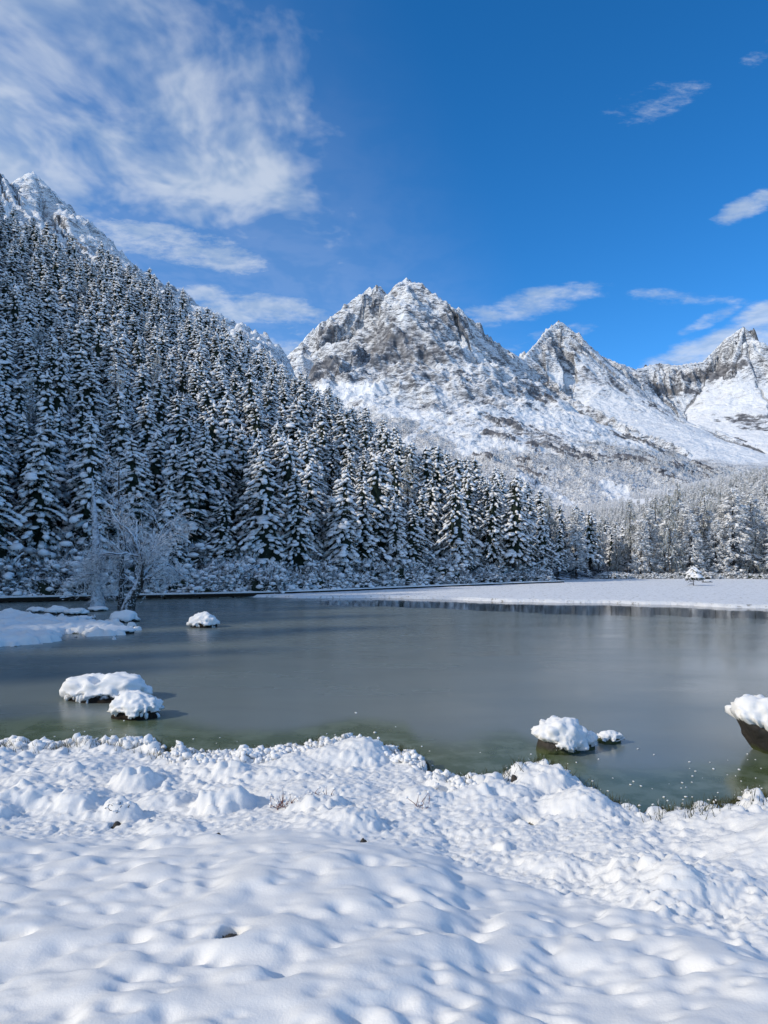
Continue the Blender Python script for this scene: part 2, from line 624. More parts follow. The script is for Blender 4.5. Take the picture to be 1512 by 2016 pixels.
# ------------------------------------------------------------------ the ground sheet reaching the horizon
def plane_grid(xs, ys, z):
    X, Y = np.meshgrid(xs, ys)
    return np.stack([X, Y, np.broadcast_to(z, X.shape)], -1).reshape(-1, 3), grid_faces(len(ys), len(xs))


V, F = plane_grid(np.linspace(-9000, 9000, 21), np.linspace(-9000, 9000, 21), -1.2)
structure(obj('ground', mesh_np('ground', V, F), M_SNOW), 'wide snowy valley ground under the whole scene', 'ground')

# shore of the lake nearest the camera, as pixel pairs of the water's edge
NEAR = [(-400, 1452), (-150, 1462), (0, 1468), (100, 1474), (190, 1468), (260, 1470), (330, 1482), (400, 1490), (470, 1486), (560, 1480),
        (620, 1468), (690, 1460), (740, 1470), (800, 1484), (826, 1502), (842, 1528), (900, 1545), (960, 1548), (1000, 1530),
        (1050, 1512), (1100, 1524), (1140, 1552), (1180, 1574), (1220, 1594), (1270, 1606), (1330, 1606), (1380, 1602),
        (1420, 1596), (1450, 1582), (1512, 1570), (1700, 1530), (2100, 1480)]
NP = np.array([PXG(a, b_)[:2] for a, b_ in NEAR])
NP = NP[np.argsort(NP[:, 0])]


def near_shore_y(x):
    return np.interp(x, NP[:, 0], NP[:, 1])


# far bank: water's edge along boardwalk and meadow
FAR = [(-600, 1196), (-200, 1187), (0, 1185), (200, 1181), (380, 1178), (470, 1176), (600, 1178), (760, 1177), (900, 1182), (1050, 1186), (1200, 1188),
       (1340, 1192), (1440, 1197), (1512, 1198), (1700, 1204), (2200, 1225)]
FP = np.array([PXG(a, b_)[:2] for a, b_ in FAR])
FP = FP[np.argsort(FP[:, 0])]


def far_shore_y(x):
    x = np.asarray(x, float)
    return np.interp(x, FP[:, 0], FP[:, 1]) + 1.1 * fbm(x / 5.0, x * 0 + 0.3, 4, 33, 0.6)


# lake ---------------------------------------------------------------
xs = np.concatenate([np.linspace(-90, -26, 20), np.linspace(-25, 25, 160), np.linspace(26, 110, 30)])
ys = np.concatenate([np.linspace(6, 22, 120), np.linspace(22.4, 90, 160)])
V, F = plane_grid(xs, ys, 0.0)
me = mesh_np('lake', V, F)
dn = V[:, 1] - near_shore_y(V[:, 0])
attr(me, 'shallow', 1 - sstep(dn, 0.2, 4.6 + 1.0 * np.sin(V[:, 0] * 0.7)))
dfar = far_shore_y(V[:, 0]) - V[:, 1]
attr(me, 'open', (1 - sstep(dfar, 7.0, 17.0)) * sstep(V[:, 0], -12, 2) + 0.2 * sstep(V[:, 0], 0, 20) * (1 - sstep(dfar, 10, 28)))
structure(obj('lake', me, M_ICE), 'half frozen grey lake with open water along the far bank', 'lake')


# ------------------------------------------------------------------ near bank of deep snow
def dense(a, b_, n):
    return np.linspace(a, b_, n)


ysn = np.concatenate([np.linspace(-60, 3.6, 26)[:-1], 3.6 * (19.5 / 3.6) ** np.linspace(0, 1, 640)])
xsn = np.concatenate([np.linspace(-70, -9.6, 30)[:-1], dense(-9.6, 9.6, 620), np.linspace(9.6, 70, 30)[1:]])
X, Y = np.meshgrid(xsn, ysn)
sd = near_shore_y(X) - Y


def bank_base(x, y):
    s = near_shore_y(x) - y
    z = -0.9 + 0.9 * sstep(s, -1.6, 0.0) + 0.16 * sstep(s, -0.1, 0.8) + 0.28 * sstep(s, 0.5, 7.0) + 0.35 * sstep(s, 5.0, 11.0)
    # the near mound falls away to the right behind its brow
    return z


def brow_y(x):
    """where the smooth mound nearest the camera ends and the lumpy ground begins"""
    return np.interp(x, [-12, -4.2, -1.2, 0.5, 1.7, 3.0, 4.2, 12], [9.2, 8.9, 9.1, 8.6, 7.6, 6.6, 5.9, 5.0])


Zb = bank_base(X, Y)
br = brow_y(X)
smooth_w = 1 - sstep(Y, br - 0.25, br + 0.35)                 # 1 on the smooth mound
Zb = Zb + 0.16 * (1 - sstep(Y, br - 1.6, br + 0.5))
# second smooth swell on the right
rsw = np.exp(-((X - 5.4) / 1.7) ** 2 - ((Y - 8.6) / 1.3) ** 2)
Zb = Zb + 0.30 * rsw
Z = Zb + 0.06 * fbm(X * 0.5, Y * 0.5, 3, 40)
gx_ = np.gradient(xsn)
gy_ = np.gradient(ysn)


def splat(Z, cx, cy, rad, hgt, mode, power=0.5, base=None, asp=1.0, ang=0.0):
    i0, i1 = np.searchsorted(ysn, (cy - rad * 1.02, cy + rad * 1.02))
    j0, j1 = np.searchsorted(xsn, (cx - rad * 1.02, cx + rad * 1.02))
    if i1 - i0 < 2 or j1 - j0 < 2:
        return
    dx_ = X[i0:i1, j0:j1] - cx
    dy_ = Y[i0:i1, j0:j1] - cy
    ca, sa = math.cos(ang), math.sin(ang)
    u = (dx_ * ca + dy_ * sa) / rad
    v = (-dx_ * sa + dy_ * ca) / (rad * asp)
    q = np.clip(1 - u * u - v * v, 0, 1)
    if mode == 'add':
        Z[i0:i1, j0:j1] += hgt * q * q * (3 - 2 * q)
    else:
        i = min(np.searchsorted(ysn, cy), len(ysn) - 1)
        j = min(np.searchsorted(xsn, cx), len(xsn) - 1)
        zc_ = Z[i, j] if base is None else base
        top = zc_ - hgt * 0.25 + hgt * 1.25 * q ** power
        Z[i0:i1, j0:j1] = np.where(q > 0, np.maximum(Z[i0:i1, j0:j1], top), Z[i0:i1, j0:j1])


r = np.random.default_rng(21)
# larger mounds in the rough middle ground
for k in range(150):
    cx, cy = r.uniform(-9.4, 9.4), r.uniform(5.0, 16.5)
    if cy < brow_y(cx) + 0.4 or near_shore_y(cx) - cy < 0.5:
        continue
    splat(Z, cx, cy, r.uniform(0.40, 1.0), r.uniform(0.04, 0.15), 'add', asp=r.uniform(0.6, 1.0), ang=r.uniform(-0.6, 0.6))
# the pillow by the inlet and a few named swells of the photograph
for (px, py, rad, h) in ((1060, 1530, 0.75, 0.34), (1010, 1555, 0.55, 0.20), (1130, 1580, 0.65, 0.20), (840, 1570, 0.55, 0.22), (930, 1560, 0.5, 0.18),
                         (265, 1540, 0.45, 0.30), (70, 1590, 0.5, 0.24), (240, 1610, 0.35, 0.28), (440, 1590, 0.5, 0.22), (620, 1600, 0.5, 0.20),
                         (150, 1600, 0.4, 0.2), (700, 1640, 0.45, 0.16), (340, 1640, 0.5, 0.14), (690, 1480, 0.9, 0.28), (600, 1490, 0.8, 0.16)):
    p = PXG(px, py, 0.3)
    splat(Z, p[0], p[1], rad, h * 0.72, 'add', asp=0.8)
# pillows and dents on the smooth mound (snow over sedge tussocks)
calmf = fbm(X * 0.55, Y * 0.55, 2, 44)
Z_before = Z.copy()
for k in range(4600):
    cx, cy = r.uniform(-9.4, 9.4), 3.8 * (10.0 / 3.8) ** r.random()
    inside = cy < brow_y(cx) - 0.1
    inr = math.exp(-((cx - 5.4) / 1.7) ** 2 - ((cy - 8.4) / 1.3) ** 2) > 0.3
    if not (inside or inr):
        continue
    cf = calmf[min(np.searchsorted(ysn, cy), len(ysn) - 1), min(np.searchsorted(xsn, cx), len(xsn) - 1)]
    am = float(np.clip(0.95 + 1.1 * cf, 0.55, 1.6))
    if r.random() < 0.6:
        rb = 0.08 + 0.30 * r.random() ** 2
        splat(Z, cx, cy, rb, am * (0.008 + 0.23 * rb * r.random()), 'add', asp=r.uniform(0.7, 1.0), ang=r.uniform(-0.7, 0.7))
    else:
        splat(Z, cx, cy, r.uniform(0.05, 0.14), -am * r.uniform(0.010, 0.065), 'add', asp=r.uniform(0.6, 1.0), ang=r.uniform(-0.7, 0.7))
Z = Z_before + 0.085 * np.tanh((Z - Z_before) / 0.085)
for it in range(3):                                       # wind has rounded everything on the smooth mound
    Zs = Z.copy()
    Zs[1:-1, 1:-1] = (Z[1:-1, 1:-1] * 2 + Z[:-2, 1:-1] + Z[2:, 1:-1] + Z[1:-1, :-2] + Z[1:-1, 2:]) / 6
    wsm = np.clip(smooth_w + rsw, 0, 1)
    wsm[:26] = 0
    Z = Z * (1 - wsm) + Zs * wsm
# popcorn lumps of the rough ground
lumpy = fbm(X * 0.8, Y * 0.8, 3, 50)
cnt = 0
for k in range(15000):
    cx = r.uniform(-9.5, 9.5)
    cy = 5.2 * (17.5 / 5.2) ** r.random()
    s_ = near_shore_y(cx) - cy
    b0 = brow_y(cx)
    if cy < b0 - 0.05 or s_ < -0.05:
        continue
    i, j = np.searchsorted(ysn, cy), np.searchsorted(xsn, cx)
    lv = lumpy[min(i, len(ysn) - 1), min(j, len(xsn) - 1)]
    edge_w = 1 - sstep(s_, 0.6, 1.8)
    band = 1 - sstep(np.abs(cy - b0 - 0.35), 0.25, 0.6)
    if rsw[min(i, len(ysn) - 1), min(j, len(xsn) - 1)] > 0.35 and band < 0.5:
        continue
    if lv + 0.32 * edge_w + 0.22 * band < r.uniform(-0.12, 0.22):
        continue
    rad = (0.028 + 0.085 * r.random() ** 2.2) * (1 + 0.5 * edge_w) * (0.75 if band > 0.5 else 1.0)
    splat(Z, cx, cy, rad, rad * r.uniform(0.30, 0.70), 'dome', 0.5, asp=r.uniform(0.7, 1.0), ang=r.uniform(0, 3))
    cnt += 1
for it in range(1):
    Zs = Z.copy()
    Zs[27:-1, 1:-1] = (Z[27:-1, 1:-1] * 2 + Z[26:-2, 1:-1] + Z[28:, 1:-1] + Z[27:-1, :-2] + Z[27:-1, 2:]) / 6
    Z = Zs
# crumbly fine relief on the rough ground only
Z += (1 - smooth_w) * (1 - 0.75 * rsw) * (0.026 * fbm(X * 5, Y * 5, 4, 60, 0.6) + 0.024 * (ridged(X * 8, Y * 8, 3, 62, 0.6) - 0.7)) * sstep(sd, 0.0, 0.4)
Z += smooth_w * 0.010 * fbm(X * 2.2, Y * 2.2, 3, 66)
# dark hollows where the ground shows: photo pixel, radius, depth
HOLES = [(455, 1852, 0.13, 0.30), (1035, 1612, 0.18, 0.30), (1462, 1648, 0.14, 0.26), (1158, 1697, 0.075, 0.18), (1012, 1538, 0.07, 0.2),
         (715, 1640, 0.07, 0.16), (230, 1622, 0.09, 0.18), (430, 1648, 0.06, 0.16)]
HP = []
for (px, py, rad, dep) in HOLES:
    p = PXG(px, py, 0.55 if py > 1680 else 0.32)
    i, j = np.searchsorted(ysn, p[1]), np.searchsorted(xsn, p[0])
    zz = Z[i, j]
    p = PXG(px, py, zz)
    i, j = np.searchsorted(ysn, p[1]), np.searchsorted(xsn, p[0])
    HP.append((p[0], p[1], Z[i, j], rad, dep))
    dd = np.hypot((X - p[0]) / rad, (Y - p[1]) / (rad * 1.3))
    dep *= 0.55
    HP[-1] = (p[0], p[1], Z[i, j], rad, dep)
    Z -= dep * (1 - sstep(dd, 0.6, 1.0))
V = np.stack([X, Y, Z], -1).reshape(-1, 3)
me = mesh_np('snow_bank', V, grid_faces(len(ysn), len(xsn)))
soil = (1 - sstep(sd, 0.05, 0.55)) * 0.75 + 0.46 * sstep(fbm(X * 1.7, Y * 1.7, 3, 240), 0.0, 0.35) * (1 - sstep(sd, 0.8, 1.6)) * sstep(CX + FPX * X / np.maximum(Y, 1), 300, 400) * (1 - sstep(CX + FPX * X / np.maximum(Y, 1), 850, 960))
for (hx, hy, hz, rad_, dep) in HP:
    soil = np.maximum(soil, 1.3 * (1 - sstep(np.hypot((X - hx) / rad_, (Y - hy) / (rad_ * 1.3)), 0.62, 0.92)))
attr(me, 'soil', soil)
structure(obj('snow_bank', me, M_BANK), 'thick pillowy snow covering the near shore of the lake', 'snow')


def bank_z(x, y):
    i = int(np.clip(np.searchsorted(ysn, y), 0, len(ysn) - 1))
    j = int(np.clip(np.searchsorted(xsn, x), 0, len(xsn) - 1))
    return float(Z[i, j])


# ------------------------------------------------------------------ valley floor beyond the lake
def floor_z(x, y):
    f = -0.9 + 1.15 * sstep(y - far_shore_y(x), -1.0, 0.5)
    f = f + 0.028 * np.maximum(0, y - 135) * sstep(y, 120, 260)
    rx = x - (104 + 0.02 * (y - 150))
    hill = 0.35 * np.where(rx > 0, rx - 12 * (1 - np.exp(-np.maximum(rx, 0) / 12)), 0) * sstep(y, 118, 190)
    hill = 150 * (1 - np.exp(-hill / 150))
    return f + hill


yv = np.concatenate([np.linspace(48, 140, 150), np.linspace(142, 1100, 110)])
xv = np.concatenate([np.linspace(-80, 80, 200), np.linspace(82, 900, 110)])
Xv, Yv = np.meshgrid(xv, yv)
Zv = floor_z(Xv, Yv) + 0.05 * fbm(Xv * 0.5, Yv * 0.5, 3, 70) * sstep(Yv - far_shore_y(Xv), 0, 3)
me = mesh_np('meadow', np.stack([Xv, Yv, Zv], -1).reshape(-1, 3), grid_faces(len(yv), len(xv)))
structure(obj('meadow', me, M_MEADOW), 'flat snowy meadow beyond the lake, running back into the valley', 'meadow')

# ------------------------------------------------------------------ wooded hillside on the left: foot line and crest line
FOOT = np.array([(-62, -260, .5), (-58, -120, .5), (-52, -40, .5), (-47, 10, .4), (-44, 44, .4), (-36, 66, .3), (-20, 75.5, .3), (-6, 83, .3), (8, 93, .3), (22, 106, .3),
                 (34, 118, .4), (44, 131, .5), (58, 160, 1.2), (70, 178, 1.6), (88, 200, 2.4), (112, 225, 3.5)], float)


def CR(px, py, d):
    return PX(px, py, d)


CREST = np.array([(-212, -330, 104), (-212, -170, 105), (-210, -60, 117), (-206, 30, 130), (-198, 135, 130), CR(-110, 400, 240), CR(60, 486, 258), CR(250, 590, 272), CR(400, 680, 276),  # first points lie out of view, raised to shade the lower left slope
                  CR(530, 766, 272), CR(640, 850, 262), CR(745, 945, 250), CR(870, 1025, 240), CR(1000, 1060, 236), CR(1140, 1080, 240),
                  (128, 275, 5.0)], float)


def curve_at(P, u):
    """smooth (Catmull-Rom) curve through P"""
    n = len(P)
    u = np.clip(u, 0, n - 1 - 1e-6)
    i = np.floor(u).astype(int)
    t = (u - i)[..., None]
    p0, p1, p2, p3 = P[np.clip(i - 1, 0, n - 1)], P[i], P[np.clip(i + 1, 0, n - 1)], P[np.clip(i + 2, 0, n - 1)]
    return 0.5 * (2 * p1 + (p2 - p0) * t + (2 * p0 - 5 * p1 + 4 * p2 - p3) * t ** 2 + (3 * p1 - p0 - 3 * p2 + p3) * t ** 3)


def hill_pt(u, v):
    a, c_ = curve_at(FOOT, u), curve_at(CREST, u)
    vv = np.asarray(v)[..., None]
    p = a + (c_ - a) * vv
    up = np.clip(np.asarray(v), 0, 1)
    z = a[..., 2] + (c_[..., 2] - a[..., 2]) * (0.72 * up + 0.28 * up ** 1.8)
    over = np.maximum(np.asarray(v) - 1, 0)
    z = z - over * 0.25 * c_[..., 2]
    z = z + 4.0 * fbm(p[..., 0] / 26, p[..., 1] / 26, 3, 80) * sstep(up, 0.0, 0.15) * np.clip(c_[..., 2] / 60, 0.1, 1)
    return np.stack([p[..., 0], p[..., 1], z], -1)


U, Vv = np.meshgrid(np.linspace(0, len(FOOT) - 1, 230), np.concatenate([[-0.03], np.linspace(0, 1.25, 90)]))
Ph = hill_pt(U, Vv)
Ph[0, :, 2] -= 1.5
me = mesh_np('hillside', Ph.reshape(-1, 3), grid_faces(91, 230))
structure(obj('hillside', me, M_FLOOR), 'steep wooded slope rising from the lake on the left', 'hillside')


# ------------------------------------------------------------------ mountains
def seg_field(X, Y, ridges, drop):
    """height as the highest of all arete cones; also distance down and length along the ruling ridge"""
    best = np.full(X.shape, -1e9)
    D = np.zeros(X.shape)
    S = np.zeros(X.shape)
    for rid, (pts, k) in enumerate(ridges):
        s0 = rid * 977.0
        for a, c_ in zip(pts[:-1], pts[1:]):
            d = c_[:2] - a[:2]
            L = math.hypot(*d)
            t = np.clip(((X - a[0]) * d[0] + (Y - a[1]) * d[1]) / (L * L), 0, 1)
            dist = np.hypot(X - a[0] - t * d[0], Y - a[1] - t * d[1])
            z = a[2] + t * (c_[2] - a[2]) - drop(dist) * k
            w = z > best
            best = np.where(w, z, best)
            D = np.where(w, dist, D)
            S = np.where(w, s0 + t * L, S)
            s0 += L
    return best, D, S


def R_(*pts):
    return np.array([PX(*p) for p in pts])


RIDGES = [
    (R_((480, 770, 1750), (555, 727, 1820), (585, 703, 1880), (603, 660, 1930), (628, 640, 1950), (655, 624, 1970), (690, 592, 1990), (716, 576, 2000), (741, 562, 2000),
        (762, 577, 2010), (778, 569, 2010), (800, 547, 2000), (822, 562, 2020), (850, 580, 2040), (882, 600, 2080), (908, 609, 2100),
        (928, 641, 2150), (962, 667, 2220), (1000, 690, 2300), (1028, 708, 2400)), 1.0),
    (R_((1028, 708, 2400), (1062, 668, 2560), (1082, 644, 2650), (1100, 632, 2700), (1122, 646, 2720), (1152, 672, 2750), (1182, 700, 2800), (1222, 716, 2860),
        (1252, 727, 2950)), 1.0),
    (R_((1252, 727, 2950), (1292, 715, 3000), (1332, 719, 3000), (1384, 711, 3020), (1408, 688, 3050), (1432, 664, 3050), (1452, 650, 3060),
        (1464, 642, 3060), (1480, 664, 3050), (1502, 692, 3040), (1560, 690, 2950), (1700, 640, 2800), (1950, 560, 2600)), 1.0),
    # spurs
    (R_((850, 580, 2040), (872, 632, 1940), (900, 662, 1880), (950, 722, 1760), (1010, 778, 1640), (1100, 832, 1520), (1220, 880, 1420), (1340, 918, 1340), (1440, 946, 1290),
        (1490, 985, 1250)), 1.05),
    (R_((800, 547, 2000), (806, 640, 1870), (800, 715, 1760), (815, 790, 1640), (840, 860, 1520)), 1.0),
    (R_((741, 562, 2000), (720, 640, 1890), (690, 715, 1800)), 1.0),
    (R_((628, 640, 1950), (655, 690, 1880), (600, 735, 1800)), 1.0),
    (R_((1000, 690, 2300), (1045, 740, 2180), (1110, 775, 2050), (1230, 835, 1900), (1350, 885, 1780)), 0.9),
    (R_((1100, 632, 2700), (1115, 710, 2560), (1175, 775, 2420), (1265, 820, 2300)), 0.95),
    (R_((1292, 715, 3000), (1300, 770, 2850), (1335, 810, 2700)), 0.9),
    (R_((1464, 642, 3060), (1440, 720, 2900), (1450, 790, 2750), (1500, 850, 2550)), 0.95),
]


def drop_main(d):
    return 0.28 * d + 1.10 * 380 * (1 - np.exp(-d / 380))


az = np.linspace(-0.36, 0.80, 700)
rad = np.concatenate([np.linspace(620, 1250, 110)[:-1], np.linspace(1250, 2150, 330)[:-1], np.linspace(2150, 3200, 190)[:-1], np.linspace(3200, 3900, 20)])
A_, R2 = np.meshgrid(az, rad)
Xm, Ym = A_ * R2, R2
# bend the ground a little so that no ridge is ruler straight
wx = 22 * fbm(Xm / 170, Ym / 170, 3, 90) + 7 * fbm(Xm / 45, Ym / 45, 3, 94)
wy = 22 * fbm(Xm / 170 + 50, Ym / 170, 3, 97) + 7 * fbm(Xm / 45 + 9, Ym / 45, 3, 99)
h0, D0, S0 = seg_field(Xm, Ym, RIDGES, drop_main)
h1, D1, S1 = seg_field(Xm + wx, Ym + wy, RIDGES, drop_main)
wgt = sstep(D0, 15, 130)
Hm = h0 * (1 - wgt) + h1 * wgt
D = D0 * (1 - wgt) + D1 * wgt
sh_px = Xm / Ym
basin = sstep(sh_px, 0.20, 0.30) * sstep(D, 70, 170) * sstep(Ym, 1500, 1750)
face = sstep(D, 4, 50) * (1 - 0.70 * sstep(D, 330, 700)) * (1 - 0.72 * basin)
# ribs and gullies running down the fall line
S1w = S1 + 14 * fbm(Xm / 80, Ym / 80, 3, 110)
rib0 = ridged(S1w / 190.0, D1 / 900.0, 2, 111, 0.4) - 0.65
rib = ridged(S1w / 68.0, D1 / 420.0, 2, 112, 0.5) - 0.7
rib2 = ridged(S1w / 24.0, D1 / 170.0, 3, 117, 0.55) - 0.7
crag = ridged(Xm / 110.0 + 0.4 * Hm / 110.0, Ym / 110.0, 5, 120, 0.52) - 0.8
Hm = Hm + face * (62 * rib0 * sstep(D, 0, 160) + 32 * rib + 13 * rib2 + 22 * crag)
Hm = Hm + 2.6 * (ridged(Xm / 22.0, Ym / 22.0, 4, 130, 0.6) - 0.8) * (1 - 0.7 * basin)
Hm = Hm + (7 - 4 * sstep(Ym, 2500, 2800)) * (ridged(S1 / 34.0, D1 / 60.0 + 3, 3, 140) - 0.6) * (1 - sstep(D0, 0, 45))
fl = floor_z(Xm, Ym)
Hm = np.where(Hm > fl + 12, Hm, fl + 12 * np.exp(np.clip((Hm - fl - 12) / 12, -6, 0)))
alt = Hm - fl


def mtn_hit(px, py):
    """the first place on the mountain that lies on the line of sight through pixel (px, py)"""
    j = int(np.clip(np.searchsorted(az, (px - CX) / FPX), 0, len(az) - 1))
    tz = (Hm[:, j] - CAM_Z) / rad
    k = np.nonzero(tz >= (HY - py) / FPX)[0]
    i = k[0] if len(k) else int(np.argmax(tz))
    return np.array([Xm[i, j], Ym[i, j], Hm[i, j]])


_wob = {}


def patch(px, py, rx, rz, tilt=0.0, wob=0.8, seed=170):
    """soft patch on the mountain round the place seen at (px, py); radii in metres across and up, wavy edge"""
    p = mtn_hit(px, py)
    dx_, dy_, dz_ = Xm - p[0], Ym - p[1], Hm - p[2]
    u_ = dx_ * math.cos(tilt) + dz_ * math.sin(tilt)
    v_ = -dx_ * math.sin(tilt) + dz_ * math.cos(tilt)
    q = (u_ / rx) ** 2 + (v_ / rz) ** 2 + (dy_ / (1.6 * max(rx, rz))) ** 2
    if seed not in _wob:
        _wob[seed] = fbm(Xm / 30 + Hm / 25, Ym / 30 - Hm / 40, 4, seed, 0.6)
    return 1 - sstep(np.sqrt(q) + wob * _wob[seed], 0.45, 1.05)


# bare rock: a little everywhere it is steep, much on the main face, and the dark outcrops of the lower slopes
mainface = patch(770, 690, 190, 150, 0.2, 0.8, 171)
cliff = 0.06 + 0.28 * mainface * sstep(D, 5, 40) + 0.12 * face * sstep(sh_px, 0.30, 0.05) + 0.09 * sstep(sh_px, 0.18, 0.24) * (1 - sstep(D, 80, 220))
outcrop = np.zeros(Xm.shape)
for (px, py, rx, rz, tl) in ((985, 862, 30, 13, -0.5), (1012, 908, 26, 18, -0.7), (1046, 935, 34, 20, -0.6), (1062, 880, 22, 22, -0.9), (1125, 900, 42, 10, -0.35),
                             (1175, 897, 40, 12, -0.4), (1230, 905, 40, 9, -0.4), (1345, 925, 34, 10, -0.5), (1380, 925, 34, 13, -0.6), (1085, 763, 50, 16, -0.5),
                             (1050, 778, 40, 14, -0.5), (1290, 803, 34, 30, 0.2), (1000, 835, 30, 10, -0.4), (1260, 870, 40, 10, -0.4), (1300, 940, 36, 12, -0.5), (960, 905, 24, 14, -0.6)):
    outcrop = np.maximum(outcrop, patch(px, py, rx * 1.5, rz * 1.6, tl, 0.9, 172))
outn = fbm(Xm / 24 + Hm / 60, (Hm + 0.45 * Xm) / 9, 4, 185, 0.6)
outcrop = outcrop * sstep(outn, -0.12, 0.18)
cliff = cliff + 0.85 * outcrop
for (px, py, rx, rz, tl, g) in ((1416, 735, 110, 34, 0.1, 0.7), (1360, 745, 90, 30, 0.0, 0.5), (1470, 828, 90, 50, -0.3, 0.6), (1500, 845, 70, 30, -0.3, 0.6), (1102, 700, 100, 80, 0.0, 0.30), (1170, 745, 130, 60, -0.4, 0.35), (1470, 720, 150, 80, 0.0, 0.20), (970, 790, 110, 70, -0.7, 0.30), (1060, 860, 130, 60, -0.5, 0.30), (1230, 900, 150, 40, -0.4, 0.25), (1300, 770, 110, 50, 0.0, 0.4),
                                (612, 735, 60, 36, 0.2, 0.5), (655, 702, 26, 46, 0.1, 0.5), (860, 797, 60, 40, 0.2, 0.35), (1340, 770, 120, 16, -0.1, 0.5), (640, 660, 40, 30, 0.5, 0.35), (900, 640, 50, 60, -0.6, 0.3)):
    cliff = cliff + g * patch(px, py, rx, rz, tl, 0.9, 175)
# clean snowfields
for (px, py, rx, rz, tl, g) in ((650, 772, 120, 34, 0.15, 0.8), (735, 765, 60, 26, 0.3, 0.6), (930, 690, 60, 36, -0.8, 0.35), (1180, 800, 170, 26, -0.45, 0.7), (1330, 860, 170, 26, -0.45, 0.7),
                                (1440, 880, 190, 60, -0.3, 0.8), (1420, 800, 130, 22, 0.0, 0.6), (1040, 820, 110, 30, -0.6, 0.35), (790, 620, 20, 60, 0.1, 0.35)):
    cliff = cliff - g * patch(px, py, rx, rz, tl, 0.5, 178)
# lower slopes under brush and young trees, cut by snow chutes
lim = np.interp(sh_px, [-0.1, 0.0, 0.12, 0.25, 0.45], [290, 250, 150, 105, 85])
scrub = 1 - sstep(alt + 45 * fbm(Xm / 90, Ym / 90, 4, 155), lim - 35, lim + 45)
scrub = scrub * (1 - sstep(Ym, 1650, 1850) * sstep(sh_px, 0.25, 0.32))
for line, wd in ((((838, 835), (805, 862), (772, 885)), 7), (((1030, 938), (1075, 965), (1120, 990)), 7), (((1195, 958), (1250, 985), (1320, 1015)), 13), (((1225, 962), (1275, 1000), (1310, 1020)), 9),
                 (((1345, 968), (1385, 985), (1425, 1000)), 22), (((700, 800), (680, 830), (690, 860)), 8)):
    pts = np.array([mtn_hit(*q) for q in line])
    dd = np.full(Xm.shape, 1e9)
    for a, c_ in zip(pts[:-1], pts[1:]):
        e = c_[:2] - a[:2]
        t = np.clip(((Xm - a[0]) * e[0] + (Ym - a[1]) * e[1]) / (e @ e + 1e-9), 0, 1)
        dd = np.minimum(dd, np.hypot(Xm - a[0] - t * e[0], Ym - a[1] - t * e[1]))
    scrub = scrub * sstep(dd + 5 * fbm(Xm / 25, Ym / 25, 3, 180), wd * 0.6, wd * 1.3)
scrub = scrub * (1 - outcrop)
cliff = cliff - 0.5 * scrub
Hm = Hm + 6 * outcrop
me = mesh_np('mountain', np.stack([Xm, Ym, Hm], -1).reshape(-1, 3), grid_faces(len(rad), len(az)))
attr(me, 'scrub', scrub)
attr(me, 'cliff', cliff)
attr(me, 'along', S1w)
attr(me, 'down', D1)
structure(obj('mountain', me, M_MOUNT), 'snowy rock mountains with three sharp peaks behind the valley', 'mountain')

# crag above the left forest
RL = [
    (R_((-420, 120, 760), (-200, 215, 800), (-60, 300, 830), (0, 338, 850), (22, 364, 860), (40, 375, 870), (54, 348, 885), (65, 334, 890), (82, 356, 895), (112, 382, 905),
        (150, 421, 920), (192, 456, 940), (232, 500, 960), (266, 541, 980), (310, 612, 990), (345, 652, 1000), (395, 680, 1020), (425, 664, 1030), (470, 700, 1050), (520, 770, 1070), (580, 850, 1100), (700, 950, 1150)), 1.0),
    (R_((0, 338, 850), (30, 400, 790), (90, 450, 740), (170, 520, 690)), 1.0),
    (R_((65, 334, 890), (100, 420, 850), (150, 470, 800), (220, 540, 740)), 1.0),
]


def drop_l(d):
    return 0.45 * d + 0.75 * 160 * (1 - np.exp(-d / 160))


azl = np.linspace(-1.0, -0.02, 330)
rl = np.linspace(330, 1250, 300)
A_, R2 = np.meshgrid(azl, rl)
Xl, Yl = A_ * R2, R2
wx = 9 * fbm(Xl / 70, Yl / 70, 3, 190)
wy = 9 * fbm(Xl / 70 + 5, Yl / 70, 3, 195)
h0, D0, S0 = seg_field(Xl, Yl, RL, drop_l)
h1, D1, S1 = seg_field(Xl + wx, Yl + wy, RL, drop_l)
wgt = sstep(D0, 6, 60)
Hl = h0 * (1 - wgt) + h1 * wgt
fc = sstep(D0, 2, 30)
Hl = Hl + fc * (9 * (ridged(S1 / 24.0, D1 / 120.0, 3, 200) - 0.7) + 7 * (ridged(Xl / 26, Yl / 26, 4, 205, 0.55) - 0.8))
Hl = Hl + 2.0 * (ridged(Xl / 7.5, Yl / 7.5, 3, 210, 0.6) - 0.8) + 2.5 * (ridged(S1 / 11.0, D1 / 30.0, 3, 215) - 0.6) * (1 - fc)
Hl = Hl - 160 * sstep(Xl / Yl, -0.16, -0.02)
ca = CREST[:, 0] / np.maximum(CREST[:, 1], 1)
oc = np.argsort(ca[4:])
cz_ = np.interp(Xl / Yl, ca[4:][oc], CREST[4:, 2][oc])
cd_ = np.interp(Xl / Yl, ca[4:][oc], CREST[4:, 1][oc])
Hl = np.minimum(Hl, cz_ - 25 + (Yl - cd_ - 25) * 0.95)
me = mesh_np('crag', np.stack([Xl, Yl, Hl], -1).reshape(-1, 3), grid_faces(len(rl), len(azl)))
attr(me, 'scrub', np.zeros(Xl.size))
attr(me, 'cliff', 0.05 * np.ones(Xl.size))
attr(me, 'along', S1)
attr(me, 'down', D1)
structure(obj('mountain', me, M_MOUNTL), 'snow dusted pointed crag above the left forest', 'mountain')
print('terrain', round(time.time() - T0, 1))

